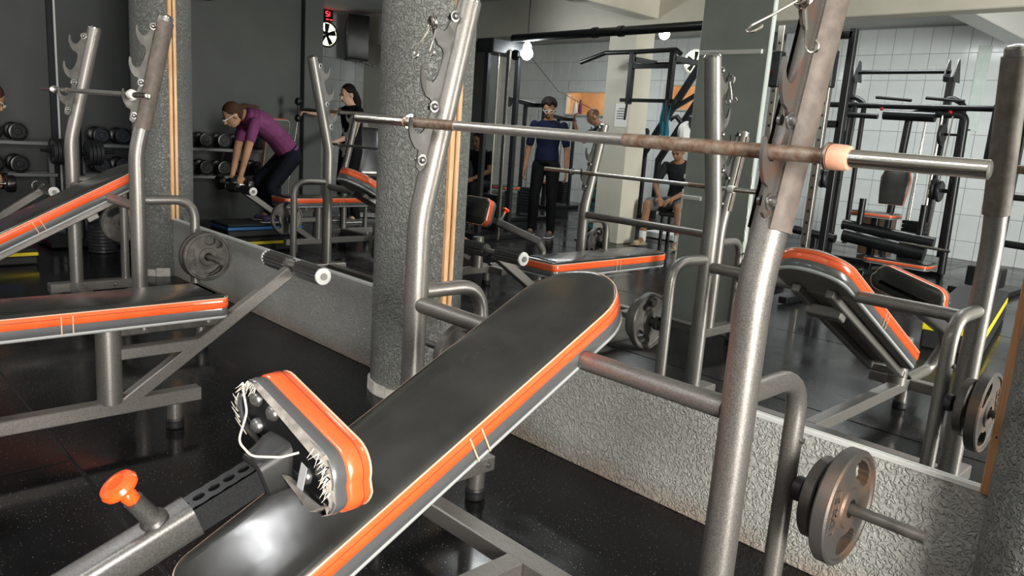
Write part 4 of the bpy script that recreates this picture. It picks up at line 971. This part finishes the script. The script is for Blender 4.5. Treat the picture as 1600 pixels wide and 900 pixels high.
# small things on the tiled wall
mat('filler', (.60, .68, .64), .6, var=.08, vscale=6); mat('purple_plastic', (.12, .015, .10), .3)
o = MB().box((0, 0, .5), (.16, .012, 1.12), .004).box((-.05, 0, -.18), (.10, .012, .30), .004).build('filler_patch', 'filler'); o.location = (-3.36, -9.594, 1.80)
tag(o, 'pale green filler strip running down the tiled wall', 'patch', kind='structure')
t = thing('wall_socket', 'white wall socket plate low on the tiled wall', 'socket', (-4.34, -9.596, .95))
MB().box((0, .006, 0), (.08, .012, .12), .004).build('plate', 'white', t); MB().box((0, .013, 0), (.03, .004, .05), .001).build('switch', 'paper', t)
for x_, m_, lab in ((-10.60, 'white', 'white spray bottle on the sill of the wider hatch'), (-10.47, 'purple_plastic', 'purple bottle on the sill of the wider hatch')):
    t = thing('bottle', lab, 'bottle', (x_, -9.63, 1.757))
    MB().lathe([(.035, 0), (.04, .01), (.04, .17), (.02, .22), (.015, .25)], seg=16).build('body', m_, t)
    MB().lathe([(.018, .25), (.018, .28), (0, .285)], seg=12).build('cap', m_, t)
# ------------------------------------------------------------------ people
def shade(name, rgb, rough=.75): return mat(name, rgb, rough, var=.12, vscale=12, spec=.12)
shade('skin_tan', (.42, .23, .14), .5); shade('skin_light', (.56, .36, .26), .5); shade('skin_brown', (.26, .135, .08), .5)
for nm, c in dict(purple=(.17, .045, .125), navy=(.006, .009, .028), blackcloth=(.005, .005, .006), charcoal=(.018, .019, .022), greyshorts=(.12, .115, .12), tealshirt=(.012, .035, .05), darknavy=(.006, .007, .013), hair_dark=(.012, .009, .008), hair_brown=(.055, .026, .017), stubble=(.10, .055, .035), sock=(.65, .65, .63), beigeshoe=(.36, .29, .17), purpleshoe=(.09, .06, .14), greyshoe=(.07, .065, .06), pinkcloth=(.45, .07, .12), lens=(.5, .5, .5)).items(): shade(nm, c)
def remesh(mb, name, material, voxel, smooth=2):
    me = bpy.data.meshes.new(name); me.from_pydata([tuple(v) for v in mb.v], [], mb.f); o = bpy.data.objects.new(name, me); col.objects.link(o)
    r = o.modifiers.new('r', 'REMESH'); r.mode = 'VOXEL'; r.voxel_size = voxel; r.adaptivity = 0
    s = o.modifiers.new('s', 'SMOOTH'); s.factor = .5; s.iterations = smooth
    bpy.context.view_layer.update(); dg = bpy.context.evaluated_depsgraph_get()
    m2 = bpy.data.meshes.new_from_object(o.evaluated_get(dg)); bpy.data.objects.remove(o); m2.name = name
    m2.materials.clear(); m2.materials.append(MATS[material])
    for p_ in m2.polygons: p_.use_smooth = True
    return m2
def limb(mb, pts, rs):
    P = [V(q) for q in pts]
    for (a, b, ra, rb) in zip(P[:-1], P[1:], rs[:-1], rs[1:]):
        n_ = 5; mb.tube([a.lerp(b, k/n_) for k in range(n_+1)], [ra+(rb-ra)*k/n_ for k in range(n_+1)], 12)
        mb.ell(a, (ra,)*3, 10, 7); mb.ell(b, (rb,)*3, 10, 7)
def frame_of(up, fwd):
    u = V(up).normalized(); f = V(fwd); f = (f-u*f.dot(u)).normalized(); r = f.cross(u); return Matrix((r, f, u)).transposed()
def torso(mb, pel, chest, neck, side, inf, k0=0., k1=1., wscale=1.):
    pel, chest, neck = V(pel), V(chest), V(neck); prof = [(0, .155, .105), (.18, .150, .105), (.38, .132, .095), (.6, .150, .108), (.8, .165, .11), (.93, .135, .085), (1, .075, .065)]
    n_ = 14
    for k in range(n_+1):
        t_ = k0+(k1-k0)*k/n_; p_ = (1-t_)**2*pel+2*t_*(1-t_)*chest+t_*t_*neck; d = (2*(1-t_)*(chest-pel)+2*t_*(neck-chest)).normalized()
        for (a, w0, d0), (b, w1, d1) in zip(prof[:-1], prof[1:]):
            if a <= t_ <= b: u = (t_-a)/(b-a); wd = w0+(w1-w0)*u; dp = d0+(d1-d0)*u; break
        fw = V(side).cross(d)*-1; m = frame_of(d, fw); mb.ell(p_, (wd*wscale+inf, dp*wscale+inf, .05), 14, 7, m)
def hand(mb, wrist, d, n_, curl=.5, side=1):
    """palm and five fingers; d along the hand, n_ palm normal"""
    d = V(d).normalized(); n_ = V(n_); n_ = (n_-d*n_.dot(d)).normalized(); s = d.cross(n_)*side
    w_ = V(wrist); mb.ell(w_+d*.045, (.038, .016, .05), 10, 7, Matrix((s, n_, d)).transposed())
    for k, (o, L) in enumerate(((.03, .068), (.010, .078), (-.010, .072), (-.028, .056))):
        a = w_+d*.085+s*o; q = [a]; dd = d.copy()
        for f in (.45, .32, .23):
            dd = (dd+n_*curl).normalized(); q.append(q[-1]+dd*L*f)
        limb(mb, q, [.0095, .009, .008, .007])
    a = w_+d*.02+s*.03; limb(mb, [a, a+(d*.6+s*.7).normalized()*.035, a+(d*.6+s*.7).normalized()*.035+(d+n_*.4).normalized()*.03], [.012, .0105, .009])
def person(label, J, skin, shirt, pants, hair, shoe, heading=0., loc=(0, 0, 0), sleeve=.55, pant=1., scale=1., hairstyle='short', glasses=False, cap=1., sock=False, shirt_low=0.06, hold=None, voxel=.0085):
    """J: joints in local x right, y forward, z up"""
    t = thing('person', label, 'person', loc, heading, None, scale); g = {k: V(q) for k, q in J.items()}
    side = (g['shR']-g['shL']).normalized(); b = MB()
    torso(b, g['pel'], g['chest'], g['neck'], side, 0)
    limb(b, [g['neck'], g['neck'].lerp(g['head'], .55)], [.055, .05])
    up = (g['head']-g['neck']).normalized(); hm = frame_of(g['hup'] if 'hup' in g else up, g['look'])
    H = g['head']; h = lambda x, y, z: H+hm @ V((x, y, z))
    b.ell(h(0, -.01, .035), (.074, .092, .085), 16, 11, hm); b.ell(h(0, .018, -.03), (.06, .072, .075), 14, 9, hm); b.ell(h(0, .045, -.075), (.036, .036, .03), 12, 7, hm)
    limb(b, [h(0, .088, .015), h(0, .108, -.022)], [.008, .014]); b.ell(h(0, .085, -.058), (.022, .012, .01), 10, 6, hm)
    for s in (-1, 1):
        b.ell(h(s*.074, -.005, -.01), (.010, .022, .032), 8, 7, hm); b.ell(h(s*.03, .082, .02), (.022, .01, .008), 8, 6, hm)
        q = 'L' if s < 0 else 'R'
        limb(b, [g['sh'+q], g['el'+q], g['wr'+q]], [.05, .04, .027])
        dd = g.get('hd'+q, g['wr'+q]-g['el'+q]); hand(b, g['wr'+q], dd, g.get('hn'+q, V((-s, 0, 0))), J.get('curl', (.55, 0, 0))[0], -s)
        limb(b, [g['hip'+q], g['kn'+q], g['an'+q]], [.082, .055, .038])
        limb(b, [g['an'+q], g['an'+q]+V((0, .10, -.045))], [.036, .028])
    body = link('body', remesh(b, 'body', skin, voxel), t)
    for s in (-1, 1):
        MB().ell(h(s*.03, .0905, .008), (.011, .006, .006), 10, 6, hm).build('eye', 'hair_dark', body); 
        MB().tube([h(s*.014, .098, .024), h(s*.03, .099, .03), h(s*.047, .088, .025)], .0035, 6).build('eyebrow', 'hair_dark', body)
    MB().tube([h(-.022, .094, -.052), h(0, .1, -.054), h(.022, .094, -.052)], .0035, 6).build('lips', 'pinkcloth' if skin == 'skin_light' else skin, body)
    # hair
    hb = MB()
    if hairstyle == 'bald': hb.ell(h(0, -.016, .034), (.0755, .088, .078), 16, 10, hm)
    elif hairstyle == 'curly':
        rr = random.Random(2)
        for k in range(110):
            a = rr.uniform(0, 2*PI); z = rr.uniform(-.1, 1); r_ = math.sqrt(max(0, 1-z*z)); yy = r_*math.sin(a)
            if z < .35 and yy > .35: continue
            hb.ell(h(.082*r_*math.cos(a), -.022+.092*yy, .055+.085*z), (.026,)*3, 8, 6)
    else:
        hb.ell(h(0, -.022, .045), (.082, .095, .088), 16, 10, hm); hb.ell(h(0, -.06, -.01), (.07, .055, .08), 14, 9, hm)
    if hairstyle == 'tail':
        tl = g.get('tail', V((0, -1, -.4))).normalized(); q0 = h(0, -.10, .03); limb(hb, [q0, q0+tl*.06, q0+tl*.20+V((0, 0, -.03))], [.03, .032, .012])
    if hairstyle == 'long': limb(hb, [h(0, -.08, .0), h(0, -.11, -.10), h(0, -.10, -.26)], [.055, .05, .022])
    link('hair', remesh(hb, 'hair', hair, .011, 1), t)
    if hairstyle == 'tail': MB().lathe([(.018, -.008), (.03, -.006), (.03, .006), (.018, .008)], h(0, -.105, .03), hm @ V((0, -1, 0)), 14).build('hair_tie', 'collar', t)
    if glasses:
        gl = MB()
        for s in (-1, 1):
            gl.tube([h(s*.032+.022*math.cos(2*PI*k/16), .104, .008+.017*math.sin(2*PI*k/16)) for k in range(16)], .0028, 6, closed=True)
            gl.tube([h(s*.054, .102, .012), h(s*.078, .03, .012), h(s*.08, -.02, .0)], .0028, 6)
        gl.tube([h(-.012, .105, .012), h(.012, .105, .012)], .0028, 6); gl.build('glasses', 'alu', t)
    # clothes
    sb = MB(); torso(sb, g['pel'], g['chest'], g['neck'], side, .014, shirt_low, .94)
    if sleeve > 0:
        for q in 'LR':
            a = g['sh'+q]; e = a.lerp(g['el'+q], min(1, sleeve)); limb(sb, [a, e], [.057, .053])
    link('shirt', remesh(sb, 'shirt', shirt, .011, 2), t)
    pb = MB(); torso(pb, g['pel'], g['chest'], g['neck'], side, .010, 0, .14)
    for q in 'LR':
        if pant >= 1: limb(pb, [g['hip'+q], g['kn'+q], g['kn'+q].lerp(g['an'+q], min(1, pant-.05))], [.098, .07, .056])
        else: limb(pb, [g['hip'+q], g['hip'+q].lerp(g['kn'+q], pant)], [.10, .088])
    link('trousers' if pant >= 1 else 'shorts', remesh(pb, 'trousers', pants, .011, 2), t)
    for q in 'LR':
        a = g['an'+q]; fw = g.get('foot'+q, V((0, 1, 0))).normalized(); u = V((0, 0, 1)); r_ = fw.cross(u)
        if sock: MB().tube([a+V((0, 0, .10)), a+V((0, 0, -.03))], [.046, .043], 14).build('sock', 'sock', t)
        f = MB(); base = a-V((0, 0, .075)); mm = Matrix((r_, fw, u)).transposed()
        f.ell(base+fw*.0+u*.045, (.045, .06, .05), 12, 8, mm); f.ell(base+fw*.09+u*.03, (.046, .09, .034), 12, 8, mm); f.box(base+fw*.055+u*.012, (.078, .22, .024), .012, mm)
        s_ = link('shoe', remesh(f, 'shoe', shoe, .008, 1), t)
        MB().box(base+fw*.06+u*.006, (.088, .255, .012), .005, mm).build('sole', 'sock' if shoe != 'beigeshoe' else 'beigeshoe', s_)
    return t
# woman in purple, bent over a dumbbell, one side to the dark wall; local y faces the mirror wall
J = dict(pel=(0, -.46, .70), chest=(0, -.25, 1.0), neck=(0, .02, 1.07), head=(0, .13, 1.06), look=(0, .8, -.6), hup=(0, .6, .8), shL=(-.17, -.03, 1.0), shR=(.17, -.03, 1.0), elL=(-.18, .03, .70), elR=(.18, .05, .72), wrL=(-.14, .09, .47), wrR=(.14, .10, .48), hdL=(0, .1, -1), hdR=(0, .1, -1),
         hipL=(-.09, -.45, .68), hipR=(.09, -.45, .68), knL=(-.11, -.16, .40), knR=(.11, -.22, .36), anL=(-.12, -.30, .08), anR=(.12, -.30, .08), tail=(0, -1, .25))
person('woman in a purple T-shirt and glasses bending over dumbbells', J, 'skin_tan', 'purple', 'darknavy', 'hair_brown', 'purpleshoe', R(6), (-7.12, -1.08, .252), sleeve=.55, pant=1.85, scale=.95, hairstyle='tail', glasses=True)
for s in (-1, 1):
    o = copy_tree(DB[0]); o.location = (-7.12+s*.13, -.965, .252+.48*.95-.085); o.rotation_euler = (0, 0, R(90)); o['label'] = 'dumbbell held in the %s hand of the bending woman in purple' % ('left' if s < 0 else 'right'); o['group'] = 'dumbbells held by the woman in purple'; o.scale = (.8,)*3
# laughing woman in black with a long ponytail, arm out to a cable handle
J = dict(pel=(0, 0, .92), chest=(0, -.02, 1.18), neck=(0, .02, 1.42), head=(0, .06, 1.55), look=(0, 1, -.12), shL=(-.165, 0, 1.36), shR=(.165, 0, 1.36), elL=(-.20, .27, 1.30), elR=(.20, .10, 1.08), wrL=(-.17, .50, 1.31), wrR=(.14, .32, .98), hnL=(0, 0, -1), hipL=(-.09, 0, .88), hipR=(.09, 0, .88), knL=(-.1, .06, .48), knR=(.1, .06, .48), anL=(-.11, 0, .08), anR=(.11, -.03, .08), curl=(1.0, 0, 0))
person('laughing woman in a black sleeveless top with a dark ponytail', J, 'skin_light', 'blackcloth', 'blackcloth', 'hair_dark', 'greyshoe', R(0), (-8.62, -3.18, 0), sleeve=.12, pant=1.95, scale=1.04, hairstyle='long')
t = thing('triceps_rope', 'black ball-ended rope grip in the hand of the woman in black', 'cable grip', (-8.79, -2.52, 1.28))
MB().tube([(0, 0, .0), (0, 0, .20)], .012, 8).build('rope', 'black', t)
for z in (.0, .20): MB().ell((0, 0, z), (.04, .04, .05), 12, 9).build('ball', 'black', t)
MB().tube([(0, 0, -.03), (.02, .12, -.75), (.02, .14, -1.2)], .010, 8).build('rod', 'chrome', t)
# standing man in navy
J = dict(pel=(0, 0, .95), chest=(0, -.01, 1.2), neck=(0, .02, 1.47), head=(0, .07, 1.60), look=(.25, .9, -.5), shL=(-.19, 0, 1.41), shR=(.19, 0, 1.41), elL=(-.26, -.03, 1.10), elR=(.25, -.02, 1.11), wrL=(-.27, .05, .85), wrR=(.28, .08, .86), hipL=(-.09, 0, .9), hipR=(.09, 0, .9), knL=(-.12, .03, .5), knR=(.11, .05, .5), anL=(-.14, -.02, .08), anR=(.13, .04, .08), curl=(.3, 0, 0))
person('young man in a navy T-shirt and glasses standing and looking down', J, 'skin_brown', 'navy', 'blackcloth', 'hair_dark', 'greyshoe', R(-30), (-6.80, -4.92, 0), sleeve=.75, pant=1.95, scale=1.0, hairstyle='curly', glasses=True)
# bald man leaning on a machine, looking at a phone
J = dict(pel=(0, -.25, .92), chest=(0, -.12, 1.18), neck=(0, .08, 1.43), head=(0, .16, 1.54), look=(-.1, .9, -.45), shL=(-.19, .03, 1.36), shR=(.19, .03, 1.36), elL=(-.24, .32, 1.25), elR=(.22, .30, 1.20), wrL=(-.10, .42, 1.45), wrR=(.06, .46, 1.32), hdL=(.3, 0, 1), hnL=(0, -1, 0), hdR=(-.6, .5, .2), hnR=(0, 0, 1), hipL=(-.09, -.25, .88), hipR=(.09, -.25, .88), knL=(-.1, -.2, .48), knR=(.1, -.22, .48), anL=(-.12, -.28, .08), anR=(.12, -.28, .08), curl=(.5, 0, 0))
person('bald bearded man in a teal shirt leaning forward over his phone', J, 'skin_brown', 'tealshirt', 'blackcloth', 'stubble', 'greyshoe', R(40), (-7.40, -6.72, 0), sleeve=.7, pant=1.95, hairstyle='bald', scale=1.04)
t = thing('mobile_phone', 'dark mobile phone in the hands of the bald man', 'phone', (-7.70, -6.28, 1.40), R(40))
MB().box((0, 0, 0), (.075, .012, .155), .004, Matrix.Rotation(R(-50), 3, 'X')).build('case', 'black', t)
# seated man with beige shoes
J = dict(pel=(0, -.08, .56), chest=(0, -.12, .82), neck=(0, .05, 1.07), head=(0, .12, 1.20), look=(0, .9, -.55), shL=(-.19, .0, 1.01), shR=(.19, .0, 1.01), elL=(-.26, .12, .76), elR=(.26, .12, .76), wrL=(-.08, .36, .62), wrR=(.09, .36, .62), hnL=(.3, 0, -1), hnR=(-.3, 0, -1), hipL=(-.1, -.02, .52), hipR=(.1, -.02, .52), knL=(-.21, .42, .53), knR=(.21, .42, .53), anL=(-.22, .44, .09), anR=(.24, .42, .09), footL=(-.2, 1, 0), footR=(.25, 1, 0), curl=(.5, 0, 0))
person('man in a dark T-shirt and grey shorts sitting with beige shoes', J, 'skin_brown', 'charcoal', 'greyshorts', 'hair_dark', 'beigeshoe', R(-12), (-5.62, -6.15, 0), sleeve=.75, pant=.85, hairstyle='short', sock=True, scale=1.0)
st = thing('bench_stool', 'low black bench under the seated man', 'bench', (-5.62, -6.23, 0), R(-12))
MB().box((0, 0, .40), (.42, .34, .07), .02).build('seat', 'vinyl', st)
for x_ in (-.16, .16):
    for y_ in (-.12, .12): MB().beam((x_, y_, 0), (x_, y_, .37), .04, .04, up=(0, 1, 0)).build('leg', 'black', st)
mat('cyan_print', (.05, .35, .5), .6)
# seated figure in black by the cable tower
J = dict(pel=(0, -.08, .56), chest=(0, -.08, .82), neck=(0, .04, 1.06), head=(0, .08, 1.19), look=(0, 1, -.3), shL=(-.18, .0, 1.0), shR=(.18, .0, 1.0), elL=(-.25, .1, .76), elR=(.25, .1, .76), wrL=(-.12, .34, .64), wrR=(.12, .34, .64), hipL=(-.1, -.02, .52), hipR=(.1, -.02, .52), knL=(-.16, .42, .53), knR=(.16, .42, .53), anL=(-.16, .40, .09), anR=(.16, .40, .09), curl=(.5, 0, 0))
person('person in black sitting in shadow beside the cable tower rods', J, 'skin_brown', 'blackcloth', 'blackcloth', 'hair_dark', 'greyshoe', R(-15), (-8.45, -5.25, 0), sleeve=.6, pant=1.95, hairstyle='short', scale=.96)
st2 = thing('bench_stool', 'low black bench under the person in black', 'bench', (-8.45, -5.33, 0), R(-15))
MB().box((0, 0, .385), (.42, .34, .07), .02).build('seat', 'vinyl', st2)
for x_ in (-.16, .16):
    for y_ in (-.12, .12): MB().beam((x_, y_, 0), (x_, y_, .36), .04, .04, up=(0, 1, 0)).build('leg', 'black', st2)

# ------------------------------------------------------------------ lamps
mat('lamp_glow', (1, .97, .92), .4, emit=14)
def bulb(label, loc, power, ztop, r=1.):
    t = thing('ceiling_bulb', label, 'lamp', loc); x, y, z = loc
    MB().ell((0, 0, 0), (.05*r, .05*r, .055*r), 16, 11).build('globe', 'lamp_glow', t)
    MB().lathe([(.03*r, .045*r), (.032, .08), (.05, .085), (.05, .10)], seg=16).build('socket', 'white', t)
    MB().tube([(0, 0, .1), (0, 0, ztop-z)], .008, 8).build('drop_rod', 'black', t)
    l = bpy.data.lights.new('bulb_light', 'POINT'); l.energy = power; l.color = (.93, .96, 1); l.shadow_soft_size = .07
    lo = bpy.data.objects.new('bulb_light', l); col.objects.link(lo); lo.location = (x, y, z-.075)
def batten(label, x, y, z, power, L=1.3):
    t = thing('ceiling_batten', label, 'lamp', (x, y, z))
    MB().box((0, 0, .03), (L, .12, .05), .008).build('body', 'white', t)
    for s in (-.035, .035): MB().tube([(-L/2+.03, s, -.012), (L/2-.03, s, -.012)], .014, 12).build('tube', 'lamp_glow', t)
    a = area('batten_light', (x, y, z-.05), (0, 0, 0), L, .12, power, (.96, .98, 1))
bulb('lit bulb hanging by the cable machine beam', (-6.66, -4.30, 2.28), 35, 3.1)
bulb('lit bulb below the ceiling behind the long beam', (-6.4, -6.6, 2.80), 30, 3.15, .6)
batten('tube lamp on the ceiling over the benches', -4.6, -2.5, 3.03, 32)
batten('tube lamp on the ceiling over the nearest station', -1.4, -3.0, 3.03, 32)
batten('added fill tube lamp on the ceiling in front of the tiled wall, right-hand one', -3.6, -7.4, 3.08, 48)  # unseen fixture, added to brighten the tiled back wall
batten('added fill tube lamp on the ceiling in front of the tiled wall, left-hand one', -8.8, -7.6, 3.08, 45)  # second added fixture, out of view, lifting the left of the tiled wall
